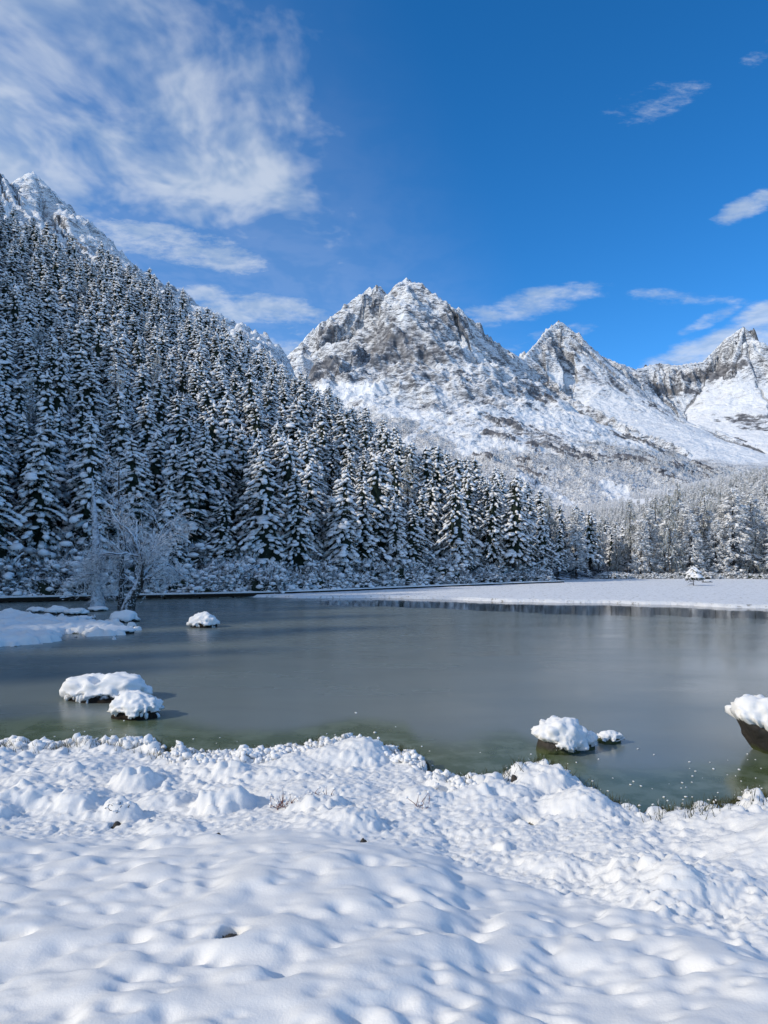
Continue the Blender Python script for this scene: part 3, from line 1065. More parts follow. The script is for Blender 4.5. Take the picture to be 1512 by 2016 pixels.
# ------------------------------------------------------------------ plant builders (each returns a dict of meshes, one per part)
def rib_tris(acc, P0, P1, W0, W1, side):
    """many thin ribbons from P0 to P1, widths W0/W1, lying along the horizontal vector side"""
    n = len(P0)
    a = P0 - side * W0[:, None]
    b_ = P0 + side * W0[:, None]
    c_ = P1 + side * W1[:, None]
    d = P1 - side * W1[:, None]
    V = np.stack([a, b_, c_, d], 1).reshape(-1, 3)
    i = np.arange(n)[:, None] * 4
    acc.add(V, np.concatenate([i + np.array([[0, 1, 2]]), i + np.array([[0, 2, 3]])]))


def unit(r, n):
    v = r.normal(size=(n, 3))
    return v / np.linalg.norm(v, axis=1, keepdims=True)


def trunk_tube(r, H, r0, bend=0.012, sides=8):
    acc = Acc()
    z = np.linspace(0, H, 9)
    pts = np.stack([np.cumsum(r.normal(0, bend * H / 9, 9)), np.cumsum(r.normal(0, bend * H / 9, 9)), z], 1)
    pts[:, :2] -= pts[0, :2]
    rad_ = r0 * (1 - z / H) ** 0.8 + 0.015
    rad_[0] *= 1.35
    pts[0, 2] = -0.6
    acc.tube(pts, rad_, sides)
    return acc, pts


def fir(seed, H, R, z0=0.22, gap=0.46, nb=7, sub=1, load=0.85, low=False, core=0.42):
    r = np.random.default_rng(seed)
    tr, axis = trunk_tube(r, H, 0.016 * H)
    for k in range(0 if low else 14):                       # dead lower twigs
        a, z = r.uniform(0, 6.28), r.uniform(0.06, z0 + 0.05) * H
        L = r.uniform(0.4, 1.5)
        c0 = np.array([np.interp(z, axis[:, 2], axis[:, 0]), np.interp(z, axis[:, 2], axis[:, 1]), z])
        d = np.array([math.cos(a), math.sin(a), 0])
        tr.tube(np.stack([c0, c0 + d * L * 0.5 + [0, 0, -0.05 * L], c0 + d * L + [0, 0, -0.28 * L]]), [0.03, 0.02, 0.008], 4)
    C, Rr, A, T, NC, NR, NA = [], [], [], [], [], [], []
    lop = r.uniform(0, 6.28)
    nbr = int((1 - z0) * H / gap * nb * 0.86)
    zs = np.sort(z0 + (0.975 - z0) * r.random(nbr) ** 1.08)
    for bi in range(nbr):
        z = zs[bi] * H
        t = (zs[bi] - z0) / (1 - z0)
        prof = (1 - t) ** 0.62 * (0.70 + 0.30 * min(1, t / 0.12)) + 0.03
        a = bi * 2.39996 + r.uniform(-0.5, 0.5)
        L = R * prof * r.uniform(0.55, 1.2) * (1 + 0.15 * math.cos(a - lop))
        L *= 1 + 0.40 * math.sin(3.1 * a + 1.7 * z + lop) * math.sin(1.3 * z + 2.0 * a + lop * 3)
        m_ = max(1, int(round(L / (0.75 if low else 0.50))))
        fat = math.exp(r.normal(0.0, 0.30))
        for q in range(m_):
            s = (q + 0.75) / m_ * 0.96 + r.uniform(-0.04, 0.04)
            aa = a + r.uniform(-0.16, 0.16)
            zz = z + (0.16 * s - 0.60 * s * s) * L * (0.55 + 0.6 * (1 - t))
            ax_ = np.interp(zz, axis[:, 2], axis[:, 0]), np.interp(zz, axis[:, 2], axis[:, 1])
            p = (ax_[0] + math.cos(aa) * s * L, ax_[1] + math.sin(aa) * s * L, zz)
            rl = L / m_ * r.uniform(0.55, 0.90) + 0.07
            rw = (0.13 + 0.25 * L / R) * fat * math.exp(r.normal(0.0, 0.25)) * (1.25 if low else 1.0)
            NC.append(p)
            NR.append((rl, rw))
            NA.append(aa)
            if r.random() < load - 0.25 * (1 - s):
                C.append((p[0], p[1], p[2] + 0.06))
                Rr.append((rl, rw, (0.09 + 0.20 * r.random() ** 1.5) * (1.25 if low else 1)))
                A.append(aa)
                T.append(0.12 + 0.75 * s * (0.4 + 0.6 * (1 - t)))
    sn = Acc()
    C, Rr, A, T = map(np.array, (C, Rr, A, T))
    sn.blobs(C, Rr, A, r, sub, 0.20, T)
    topz = axis[-1]
    sn.blobs(np.array([topz + [0, 0, -0.15], topz + [0, 0, 0.12]]), np.array([(0.13, 0.13, 0.22), (0.06, 0.06, 0.20)]), np.zeros(2), r, sub)
    # needles: jagged drooping fans under every clump
    nd = Acc()
    NC, NR, NA = map(np.array, (NC, NR, NA))
    n = len(NC)
    k = 5 if low else 7
    th = (np.arange(k)[None] + r.uniform(-0.3, 0.3, (n, k))) * 6.283 / k
    for rr, dz_, off in ((1.0, 0.0, 0.0),):
        tip_r = r.uniform(1.05, 1.5, (n, k))
        lx_ = np.cos(th) * NR[:, :1] * tip_r
        ly_ = np.sin(th) * NR[:, 1:] * tip_r
        ca, sa = np.cos(NA)[:, None], np.sin(NA)[:, None]
        tip = np.stack([lx_ * ca - ly_ * sa, lx_ * sa + ly_ * ca, -r.uniform(0.10, 0.34, (n, k)) - 0.25 * np.maximum(lx_, 0)], -1) + NC[:, None]
        th2 = th + 3.1416 / k
        lx_, ly_ = np.cos(th2) * NR[:, :1] * 0.55, np.sin(th2) * NR[:, 1:] * 0.55
        val = np.stack([lx_ * ca - ly_ * sa, lx_ * sa + ly_ * ca, np.full((n, k), -0.06)], -1) + NC[:, None]
        ctr = NC[:, None] + np.array([0, 0, 0.03])
        V = np.concatenate([ctr, tip, val], 1)
        F = []
        for i in range(k):
            F += [(0, 1 + i, 1 + k + i), (0, 1 + k + (i - 1) % k, 1 + i)]
        F = np.array(F)
        nd.add(V.reshape(-1, 3), (F[None] + (np.arange(n) * (2 * k + 1))[:, None, None]).reshape(-1, 3))
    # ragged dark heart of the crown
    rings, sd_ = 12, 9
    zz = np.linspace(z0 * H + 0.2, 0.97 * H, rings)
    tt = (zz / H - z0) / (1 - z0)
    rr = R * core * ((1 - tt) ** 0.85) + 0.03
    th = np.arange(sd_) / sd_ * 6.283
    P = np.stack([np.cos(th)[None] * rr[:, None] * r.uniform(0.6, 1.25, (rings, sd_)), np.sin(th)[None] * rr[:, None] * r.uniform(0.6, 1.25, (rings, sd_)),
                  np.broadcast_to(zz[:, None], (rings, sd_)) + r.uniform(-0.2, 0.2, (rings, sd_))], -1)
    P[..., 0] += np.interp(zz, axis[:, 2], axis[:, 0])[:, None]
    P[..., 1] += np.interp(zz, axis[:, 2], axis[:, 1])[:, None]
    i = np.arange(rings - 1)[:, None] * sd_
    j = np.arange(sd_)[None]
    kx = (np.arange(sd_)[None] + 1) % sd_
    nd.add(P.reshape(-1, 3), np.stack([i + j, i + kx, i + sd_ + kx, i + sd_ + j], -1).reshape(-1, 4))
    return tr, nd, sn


def larch(seed, H, R, n_br=70, strands=15, wide=1.0):
    """weeping, frosted: arching limbs hung with fine strands"""
    r = np.random.default_rng(seed)
    tr, axis = trunk_tube(r, H, 0.013 * H)
    nd = Acc()
    for k in range(n_br):
        t = r.uniform(0.0, 1.0) ** 0.9
        z = (0.16 + 0.83 * t) * H
        a = r.uniform(0, 6.283)
        L = R * ((1 - t) ** 0.7 * r.uniform(0.55, 1.1) + 0.10)
        x0, y0 = np.interp(z, axis[:, 2], axis[:, 0]), np.interp(z, axis[:, 2], axis[:, 1])
        s = np.linspace(0, 1, 5)
        rise = r.uniform(0.05, 0.35)
        P = np.stack([x0 + math.cos(a) * s * L, y0 + math.sin(a) * s * L, z + L * (rise * s - (rise + 0.45) * s * s)], 1)
        tr.tube(P, np.linspace(0.035, 0.01, 5) * (0.5 + L / R), 4)
        m_ = max(4, int(strands * (0.4 + 0.7 * L / R)))
        q = r.uniform(0.15, 1.0, m_)
        p0 = np.stack([np.interp(q, s, P[:, i]) for i in range(3)], 1) + r.normal(0, 0.07, (m_, 3)) * [1, 1, 0.4]
        ln = r.uniform(0.35, 1.15, m_) * (0.4 + 0.6 * L / R) * H / 13
        out = np.stack([np.cos(a + r.uniform(-1, 1, m_)), np.sin(a + r.uniform(-1, 1, m_)), np.zeros(m_)], 1)
        p1 = p0 + out * (0.16 * ln)[:, None] - np.array([0, 0, 1.0]) * (0.45 * ln)[:, None]
        p2 = p0 + out * (0.22 * ln)[:, None] - np.array([0, 0, 1.0]) * ln[:, None]
        th = r.uniform(0, 3.1416, m_)
        side = np.stack([np.cos(th), np.sin(th), np.zeros(m_)], 1)
        w = r.uniform(0.03, 0.06, m_) * wide
        rib_tris(nd, p0, p1, w * 0.8, w, side)
        rib_tris(nd, p1, p2, w, w * 0.25, side)
    sn = Acc()
    n = int(n_br * 1.2)
    t = r.uniform(0, 1, n)
    a = r.uniform(0, 6.283, n)
    q = R * ((1 - t) ** 0.7) * r.uniform(0.2, 0.85, n)
    C = np.stack([np.cos(a) * q, np.sin(a) * q, (0.18 + 0.8 * t) * H - 0.1 * q], 1)
    sn.blobs(C, np.stack([r.uniform(0.12, 0.3, n), r.uniform(0.08, 0.16, n), r.uniform(0.05, 0.09, n)], 1), a, r, 1, 0.2, np.full(n, 0.3))
    return tr, nd, sn


def pine(seed, H, R, n_puff=150, low=False):
    """loose frosted conifer: puffs of needles with a little snow on each"""
    r = np.random.default_rng(seed)
    tr, axis = trunk_tube(r, H, 0.014 * H, 0.03)
    nd, sn = Acc(), Acc()
    n = n_puff
    t = r.uniform(0, 1, n) ** 0.85
    a = r.uniform(0, 6.283, n)
    q = R * ((1 - t) ** 0.65 + 0.06) * r.uniform(0.25, 1.05, n)
    z = (0.08 + 0.91 * t) * H - 0.22 * q
    x0, y0 = np.interp(z, axis[:, 2], axis[:, 0]), np.interp(z, axis[:, 2], axis[:, 1])
    C = np.stack([x0 + np.cos(a) * q, y0 + np.sin(a) * q, z], 1)
    if not low:
        for i in range(0, n, 3):
            base = np.array([x0[i], y0[i], z[i] + 0.05 * q[i]])
            tr.tube(np.stack([base, (base + C[i]) / 2 + [0, 0, 0.06], C[i]]), [0.035, 0.022, 0.008], 4)
    k = 9 if low else 16
    sz = r.uniform(0.30, 0.60, n) * (1.5 if low else 1.0)
    d = unit(r, n * k).reshape(n, k, 3) * [1, 1, 0.55] + np.stack([np.cos(a), np.sin(a), -0.35 * np.ones(n)], 1)[:, None] * 0.5
    p0 = np.repeat(C, k, 0) + r.normal(0, 0.10, (n * k, 3))
    p1 = p0 + (d * sz[:, None, None]).reshape(-1, 3)
    sd_ = np.cross((p1 - p0), unit(r, n * k))
    sd_ /= np.linalg.norm(sd_, axis=1, keepdims=True) + 1e-6
    w = np.repeat(sz, k) * r.uniform(0.10, 0.2, n * k)
    rib_tris(nd, p0, p1, w, w * 0.3, sd_)
    sn.blobs(C + [0, 0, 0.12], np.stack([sz * 0.70, sz * 0.48, sz * 0.28], 1) * r.uniform(0.6, 1.1, (n, 1)), a, r, 0 if low else 1, 0.22, np.full(n, 0.3))
    return tr, nd, sn


def shrub(seed, R, H, n=260):
    """rounded frosted shrub: twigs fanning from the base, rime and snow on their ends"""
    r = np.random.default_rng(seed)
    tw, sn = Acc(), Acc()
    d = unit(r, n)
    d[:, 2] = np.abs(d[:, 2])
    lob = 1 + 0.28 * pn(d[:, 0] * 1.7 + seed, d[:, 1] * 1.7 + d[:, 2], seed % 7) * 2
    rad_ = r.uniform(0.62, 1.05, n) * lob
    E = d * [R, R, H] * rad_[:, None] * np.array([1, 1, 0.92]) + [0, 0, 0.08]
    B = E * r.uniform(0.25, 0.5, (n, 1)) * [0.8, 0.8, 0.75]
    sd_ = np.cross(E - B, unit(r, n))
    sd_ /= np.linalg.norm(sd_, axis=1, keepdims=True) + 1e-6
    rib_tris(tw, B, E, np.full(n, 0.035), np.full(n, 0.012), sd_)
    k = 6                                                     # side twigs
    s = r.uniform(0.55, 1.0, (n, k, 1))
    P0 = (B[:, None] + (E - B)[:, None] * s).reshape(-1, 3)
    P1 = P0 + (unit(r, n * k) * [1, 1, 0.8] + np.repeat(d, k, 0) * 0.5) * r.uniform(0.12, 0.32, (n * k, 1))
    sd_ = np.cross(P1 - P0, unit(r, n * k))
    sd_ /= np.linalg.norm(sd_, axis=1, keepdims=True) + 1e-6
    rib_tris(tw, P0, P1, r.uniform(0.02, 0.05, n * k), np.full(n * k, 0.012), sd_)
    pick = r.random(n) < 0.65
    C = E[pick] + [0, 0, 0.02]
    m_ = len(C)
    q = 0.05 + 0.12 * r.random(m_) ** 1.5
    sn.blobs(C, np.stack([q, q * 0.8, q * 0.6], 1), r.uniform(0, 6, m_), r, 1, 0.25)
    # dark body put in for the shade between the inner twigs
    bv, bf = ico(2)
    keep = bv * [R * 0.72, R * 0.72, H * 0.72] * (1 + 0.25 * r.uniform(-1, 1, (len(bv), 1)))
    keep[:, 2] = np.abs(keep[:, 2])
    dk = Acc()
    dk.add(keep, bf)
    return tw, sn, dk


MESH = {}


def reg(kind, i, accs, names):
    MESH.setdefault(kind, []).append([a.mesh('%s_%s' % (kind, nm), smooth=(nm != 'crown')) for a, nm in zip(accs, names)])


TN = ('trunk', 'crown', 'snow_clumps')
for i in range(8):
    rr = np.random.default_rng(300 + i)
    H = [15, 14, 16, 13.5, 15, 14.5, 12.5, 16][i]
    reg('fir', i, fir(300 + i, H, H * rr.uniform(0.160, 0.235), rr.uniform(0.08, 0.22), load=rr.uniform(0.72, 0.98)), TN)
for i in range(4):
    reg('larch', i, larch(340 + i, 13.0, 2.1 + 0.3 * (i % 2)), TN)
for i in range(5):
    reg('pine', i, pine(360 + i, 11.0, 2.3 + 0.35 * (i % 3), 240), TN)
for i in range(6):
    rr = np.random.default_rng(380 + i)
    reg('shrub', i, shrub(380 + i, 1.0 + 0.15 * (i % 3), 0.95 + 0.1 * (i % 2)), ('twigs', 'snow_clumps', 'shade_core'))
FIR_H = [15, 14, 16, 13.5, 15, 14.5, 12.5, 16]

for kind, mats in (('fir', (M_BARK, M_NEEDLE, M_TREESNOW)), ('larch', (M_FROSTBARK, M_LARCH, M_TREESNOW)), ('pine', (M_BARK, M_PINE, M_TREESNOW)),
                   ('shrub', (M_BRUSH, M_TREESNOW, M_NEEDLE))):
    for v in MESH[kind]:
        for me, mt in zip(v, mats):
            me.materials.append(mt)

# lighter whole-tree meshes for the mass of the forest
PROTO = bpy.data.collections.new('forest_sources')


def merged(name, accs, mats):
    A, idx = Acc(), []
    for k, a in enumerate(accs):
        V, F = a.arrays()
        A.add(V, F)
        idx.append(np.full(len(F), k))
    V, F = A.arrays()
    me = mesh_np(name, V, F, True, np.concatenate(idx))
    for mt in mats:
        me.materials.append(mt)
    o = bpy.data.objects.new(name, me)
    PROTO.objects.link(o)


for i in range(6):                                  # 0-5 firs
    merged('a_fir%d' % i, fir(500 + i, 14.0, 14 * (0.165 + 0.014 * i), 0.08, 0.62, 6, 0, 0.88, True), (M_BARK, M_NEEDLE, M_TREESNOW))
for i in range(2):                                  # 6-7 larches
    merged('b_larch%d' % i, larch(520 + i, 13.0, 2.2, 40, 9, 1.7), (M_FROSTBARK, M_LARCH, M_TREESNOW))
for i in range(3):                                  # 8-10 pines
    merged('c_pine%d' % i, pine(540 + i, 11.0, 2.5, 140, True), (M_BARK, M_PINE, M_TREESNOW))
for i in range(2):                                  # 11-12 small grey frosted young trees
    merged('d_young%d' % i, pine(560 + i, 8.0, 1.7, 46, True), (M_FROSTBARK, M_RIME, M_TREESNOW))


def forest_mass(name, P, scale, rot, var, label):
    """one object that plants whole trees on a cloud of points"""
    me = bpy.data.meshes.new(name)
    me.vertices.add(len(P))
    me.vertices.foreach_set('co', np.asarray(P, np.float32).ravel())
    attr(me, 'tree_scale', scale)
    attr(me, 'tree_turn', rot)
    a = me.attributes.new('tree_kind', 'INT', 'POINT')
    a.data.foreach_set('value', np.asarray(var, np.int32))
    o = obj(name, me)
    ng = bpy.data.node_groups.new(name, 'GeometryNodeTree')
    ng.interface.new_socket('Geometry', in_out='INPUT', socket_type='NodeSocketGeometry')
    ng.interface.new_socket('Geometry', in_out='OUTPUT', socket_type='NodeSocketGeometry')
    G = NT(ng)
    gi = G.node('NodeGroupInput')
    go = G.node('NodeGroupOutput')
    ci = G.node('GeometryNodeCollectionInfo', inp={'Collection': PROTO, 'Separate Children': True, 'Reset Children': True})
    na = lambda k, t: G.node('GeometryNodeInputNamedAttribute', data_type=t, inp={'Name': k}).outputs['Attribute']
    ip = G.node('GeometryNodeInstanceOnPoints', inp={'Points': gi.outputs[0], 'Instance': ci.outputs[0], 'Pick Instance': True,
                                                    'Instance Index': na('tree_kind', 'INT'), 'Scale': na('tree_scale', 'FLOAT')})
    e2r = G.node('FunctionNodeEulerToRotation', inp={0: G.comb(0.0, 0.0, na('tree_turn', 'FLOAT'))})
    G.l.new(e2r.outputs[0], ip.inputs['Rotation'])
    G.l.new(ip.outputs[0], go.inputs[0])
    md = o.modifiers.new('plant', 'NODES')
    md.node_group = ng
    return stuff(o, label, 'forest')


print('plant meshes', round(time.time() - T0, 1))

# ------------------------------------------------------------------ where the trees stand
def poisson(cands, mind):
    """keep candidates that stand at least mind apart"""
    cell = 8.0
    grid, keep = {}, []
    for k in range(len(cands)):
        x, y = cands[k, 0], cands[k, 1]
        d = mind[k]
        ci, cj = int(x // cell), int(y // cell)
        ok = True
        for i in (ci - 1, ci, ci + 1):
            for j in (cj - 1, cj, cj + 1):
                for (qx, qy) in grid.get((i, j), ()):
                    if (qx - x) ** 2 + (qy - y) ** 2 < d * d:
                        ok = False
                        break
                if not ok:
                    break
            if not ok:
                break
        if ok:
            grid.setdefault((ci, cj), []).append((x, y))
            keep.append(k)
    return np.array(keep)


r = np.random.default_rng(77)
n = 34000
u = r.uniform(1.5, 14.6, n)
v = np.sqrt(r.uniform(0, 1, n)) * 1.0
v[:2500] = r.uniform(0.0, 0.15, 2500)
Pc = hill_pt(u, v)
keep = poisson(Pc, 3.0 + 1.2 * v + 2.0 * r.random(n) ** 2)
Pc, u, v = Pc[keep], u[keep], v[keep]
sz = r.uniform(0.60, 1.22, len(Pc))
sz[(v < 0.12)] = r.uniform(0.66, 1.12, (v < 0.12).sum())
sz *= (1 - 0.30 * sstep(u, 8.5, 11.0)) * np.where(u > 11.5, 0.92, 1.0)
kind = np.where(r.random(len(Pc)) < 0.02 + 0.45 * sstep(u, 8.8, 11.5), 1, 0)      # 1: larch
kind = np.where((r.random(len(Pc)) < 0.6 * sstep(u, 9.8, 12.5)), 2, kind)              # 2: pine
TREES = [(Pc[i], sz[i], kind[i], 'slope', v[i]) for i in range(len(Pc))]
# the wood across the valley mouth and on the right
n = 16000
yy = 122 * (520 / 122) ** r.random(n)
xx = yy * r.uniform(0.15, 0.64, n)
front = 121 + 2.5 * np.sin(xx * 0.35) + 1.5 * np.sin(xx * 0.9 + 1)
ft = curve_at(FOOT, np.linspace(8, 15, 400))
xf = np.interp(yy, ft[:, 1], ft[:, 0])
ok = (yy > front) & (xx > xf + 2)
xx, yy = xx[ok], yy[ok]
Pr = np.stack([xx, yy, floor_z(xx, yy)], 1)
keep = poisson(Pr, 2.8 + 0.004 * (yy - 120) + r.random(len(yy)))
Pr = Pr[keep]
for p in Pr:
    k = r.choice([0, 1, 2, 2, 2, 2, 1])
    TREES.append((p, r.uniform(0.72, 1.22) * (0.8 if k == 0 else 1.0) * (1 + 0.22 * (1 - sstep(p[0], 55, 80))) * (1.0 if p[1] < 200 else 0.9), k, 'right', 0))
# a few trees the photograph singles out: (pixel of the foot, depth, kind, scale)
SPECIAL = [(90, 1092, 78, 0, 1.08), (510, 1088, 86, 0, 1.10), (300, 1085, 84, 0, 1.0), (420, 1088, 86, 0, 0.86), (610, 1094, 92, 0, 1.12), (800, 1106, 106, 1, 1.05), (908, 1126, 100, 1, 0.86),
           (1085, 1125, 120, 1, 0.98), (1135, 1128, 118, 2, 1.0)]


def ground_at(px, depth):
    x = (px - CX) / FPX * depth
    U_, V_ = np.meshgrid(np.linspace(3, 14, 400), np.linspace(0, 1, 200))
    H_ = hill_pt(U_, V_).reshape(-1, 3)
    k = np.argmin((H_[:, 0] - x) ** 2 + (H_[:, 1] - depth) ** 2)
    return np.array([x, depth, max(H_[k, 2] if (H_[k, 0] - x) ** 2 + (H_[k, 1] - depth) ** 2 < 9 else 0.25, 0.2)])


SPEC = []
for (px, py, d, k, s) in SPECIAL:
    p = ground_at(px, d)
    SPEC.append((p, s, k, 'special', 0))
for d in np.arange(90, 240, 1.0):                            # the big pale larch: its tip shows at (230, 690)
    p = ground_at(228, d)
    if HY - FPX * (p[2] + 13 * 1.35 - CAM_Z) / d < 692:
        SPEC.append((p, 1.35, 1, 'special', 0))
        break
TREES = [t for t in TREES if all((t[0][0] - q[0][0]) ** 2 + (t[0][1] - q[0][1]) ** 2 > 9 for q in SPEC)] + SPEC
print('trees', len(TREES))

# which 300 show largest
HT = {0: 14.5, 1: 13.0, 2: 11.0}
order = sorted(range(len(TREES)), key=lambda i: TREES[i][0][1])
occ = np.full(1560, 1200.0)
show = []
for i in order:
    p, s, k, zone, v_ = TREES[i]
    if p[1] < 20:
        continue
    h = HT[k] * s
    px, pyt, pyb = CX + FPX * p[0] / p[1], HY - FPX * (p[2] + h - CAM_Z) / p[1], HY - FPX * (p[2] - CAM_Z) / p[1]
    hw = max(2, int(FPX * 0.12 * h / p[1]))
    a, c_ = int(px) - hw, int(px) + hw + 1
    if c_ < 2 or a > 1510:
        continue
    a, c_ = max(a, 0), min(c_, 1560)
    vis = np.clip(occ[a:c_] - pyt, 0, pyb - pyt).mean()
    show.append((vis * hw * (1e3 if zone == 'special' else 1), i))
    cols = np.arange(a, c_)
    top = pyt + (pyb - pyt) * 0.75 * np.abs(cols - px) / hw
    occ[a:c_] = np.minimum(occ[a:c_], top)
show.sort(reverse=True)
SINGLE = [i for _, i in show[:296]]
single = set(SINGLE)

_o1 = 'zeroth first second third fourth fifth sixth seventh eighth ninth tenth eleventh twelfth thirteenth fourteenth fifteenth sixteenth seventeenth eighteenth nineteenth'.split()
_o10 = {2: 'twent', 3: 'thirt', 4: 'fort', 5: 'fift', 6: 'sixt', 7: 'sevent', 8: 'eight', 9: 'ninet'}


def ordinal(k):
    if k < 20:
        return _o1[k]
    return _o10[k // 10] + ('ieth' if k % 10 == 0 else 'y-' + _o1[k % 10])


def plant_thing(name, meshes, parts, loc, scale, rot, label, cat, group, sub=True):
    root = bpy.data.objects.new(name, None)
    COL.objects.link(root)
    root.empty_display_size = 0.5
    root.location = loc
    root.scale = (scale,) * 3 if np.isscalar(scale) else scale
    root.rotation_euler = (0.035 * math.sin(rot * 37), 0.035 * math.cos(rot * 53), rot)
    tag(root, label, cat, group)
    crown = None
    for me, nm in zip(meshes, parts):
        o = bpy.data.objects.new(nm, me)
        COL.objects.link(o)
        o.parent = crown if (sub and nm == 'snow_clumps' and crown is not None) else root
        if nm in ('crown', 'twigs'):
            crown = o
    return root


def pxof(p):
    return CX + FPX * p[0] / p[1]


r = np.random.default_rng(78)
frontrow = sorted([i for i in SINGLE if TREES[i][3] in ('slope', 'special') and TREES[i][0][1] < 125 and TREES[i][2] == 0 and TREES[i][4] < 0.05 and TREES[i][0][2] < 14], key=lambda i: pxof(TREES[i][0]))
frontno = {i: k for k, i in enumerate(frontrow)}
WHAT = ('snow-laden fir', 'pale drooping larch', 'loose frosted pine')
LAB = {}
for n_, i in enumerate(frontrow):
    LAB[i] = ('%s snow-laden fir from the left in the front row behind the boardwalk' % ordinal(n_ + 1), 'firs in the front row')
behind, edge_, wood, hill_ = {}, {}, {}, {}
for i in SINGLE:
    p, s, k, zone, v_ = TREES[i]
    if i in LAB:
        continue
    if zone == 'special' and p[1] > 122:
        LAB[i] = ('big pale weeping larch standing out among dark firs on the left slope', None)
    elif zone == 'right' or pxof(p) > 1120:
        (edge_ if p[1] < 135 else wood if p[2] < 14 else hill_).setdefault(k, []).append(i)
    else:
        f = min(range(len(frontrow)), key=lambda q: abs(pxof(TREES[frontrow[q]][0]) - pxof(p)))
        behind.setdefault((f, k), []).append(i)
for (f, k), ids in behind.items():
    ids.sort(key=lambda i: TREES[i][0][2])
    for n_, i in enumerate(ids):
        LAB[i] = ('%s behind the %s front-row fir from the left, %s one up the slope' % (WHAT[k], ordinal(f + 1), ordinal(n_ + 1)), WHAT[k] + 's up the wooded slope')
for dct, where in ((edge_, 'along the edge of the snowy meadow'), (wood, 'in the wood behind the meadow'), (hill_, 'on the low wooded hill at the right edge')):
    for k, ids in dct.items():
        ids.sort(key=lambda i: pxof(TREES[i][0]))
        for n_, i in enumerate(ids):
            LAB[i] = ('%s %s from the left %s' % (ordinal(n_ + 1), WHAT[k], where), WHAT[k] + 's ' + where)
for i in SINGLE:
    p, s, k, zone, v_ = TREES[i]
    nm = ('fir_tree', 'larch_tree', 'pine_tree')[k]
    lab, grp = LAB[i]
    kd = ('fir', 'larch', 'pine')[k]
    vi = int(r.integers(len(MESH[kd])))
    sc_ = s * (14.5 / FIR_H[vi] if k == 0 else 1.0)
    plant_thing(nm, MESH[kd][vi], TN, p - [0, 0, 0.15], (sc_ * r.uniform(0.9, 1.12), sc_ * r.uniform(0.9, 1.12), sc_), r.uniform(0, 6.28), lab, 'tree', grp)

rest = [i for i in range(len(TREES)) if i not in single]
P = np.array([TREES[i][0] for i in rest]) - [0, 0, 0.2]
kk = np.array([TREES[i][2] for i in rest])
var = np.where(kk == 0, r.integers(0, 6, len(kk)), np.where(kk == 1, r.integers(6, 8, len(kk)), r.integers(8, 11, len(kk))))
sc_ = np.array([TREES[i][1] for i in rest]) * np.where(kk == 0, 14.5 / 14, 1.0)
forest_mass('forest', P, sc_, r.uniform(0, 6.28, len(P)), var, 'dense snowy conifer forest filling the slope and the valley mouth behind the nearer trees')

# young frosted trees on the lower mountain slopes
n = 30000
yy = 420 * (1500 / 420) ** r.random(n)
xx = yy * r.uniform(-0.12, 0.66, n)
ii = np.clip(np.searchsorted(rad, yy), 0, len(rad) - 1)
jj = np.clip(np.searchsorted(az, xx / yy), 0, len(az) - 1)
on_m = yy > 640
hz = np.where(on_m, Hm[ii, jj], floor_z(xx, yy))
sc0 = np.where(on_m, scrub[ii, jj], 1.0)
xf = np.interp(yy, ft[:, 1], ft[:, 0], right=-1e9)
ok = (sc0 > r.uniform(0.25, 0.75, n)) & (xx > np.where(yy < 300, xf, -1e9)) & (hz > -0.5)
P = np.stack([xx, yy, hz], 1)[ok]
keep = poisson(P, np.full(len(P), 5.2) + 2.5 * (P[:, 1] > 900))
P = P[keep]
near_ = P[:, 1] < 700
var = np.where(near_ & (r.random(len(P)) < 0.45), r.choice([6, 7, 8, 9, 10], len(P)), r.integers(11, 13, len(P)))
forest_mass('young_forest', P - [0, 0, 0.3], r.uniform(0.55, 1.0, len(P)), r.uniform(0, 6.28, len(P)), var, 'grey frosted young trees and brush on the lower mountain slopes')
print('far trees', len(P), round(time.time() - T0, 1))

# ------------------------------------------------------------------ boardwalk along the foot of the slope
BW = [(-420, 1190), (-200, 1183), (0, 1176.5), (250, 1171.5), (500, 1166.5), (640, 1162), (760, 1157), (900, 1151.5), (1050, 1146), (1110, 1143.8)]
BWP = np.array([PXG(a, b_, 0.45) for a, b_ in BW])
t_ = np.linspace(0, len(BWP) - 1, 90)
BC = curve_at(BWP, t_)
tan_ = np.gradient(BC[:, :2], axis=0)
tan_ /= np.linalg.norm(tan_, axis=1, keepdims=True)
nor_ = np.stack([-tan_[:, 1], tan_[:, 0]], 1)


def sweep(off0, off1, z0, z1, wob=0.0, seed=5):
    """a bar following the walk, from side offset off0 to off1 and height z0 to z1"""
    rr = np.random.default_rng(seed)
    a = Acc()
    n = len(BC)
    jit = rr.normal(0, wob, (n, 2)) if wob else np.zeros((n, 2))
    ring = []
    for o_, z_, k in ((off0, z0, 0), (off1, z0, 1), (off1, z1, 1), (off0, z1, 0)):
        oo = o_ + jit[:, k]
        ring.append(np.concatenate([BC[:, :2] + nor_ * oo[:, None], np.full((n, 1), z_) + (np.abs(jit[:, :1]) * 0.4 if z_ == z1 else 0)], 1))
    R4 = np.stack(ring, 1)
    i = np.arange(n - 1)[:, None] * 4
    j = np.arange(4)[None]
    F = np.stack([i + j, i + (j + 1) % 4, i + 4 + (j + 1) % 4, i + 4 + j], -1).reshape(-1, 4)
    a.add(R4.reshape(-1, 3), F)
    a.add(R4[0], [(0, 1, 2, 3)])
    a.add(R4[-1], [(3, 2, 1, 0)])
    return a


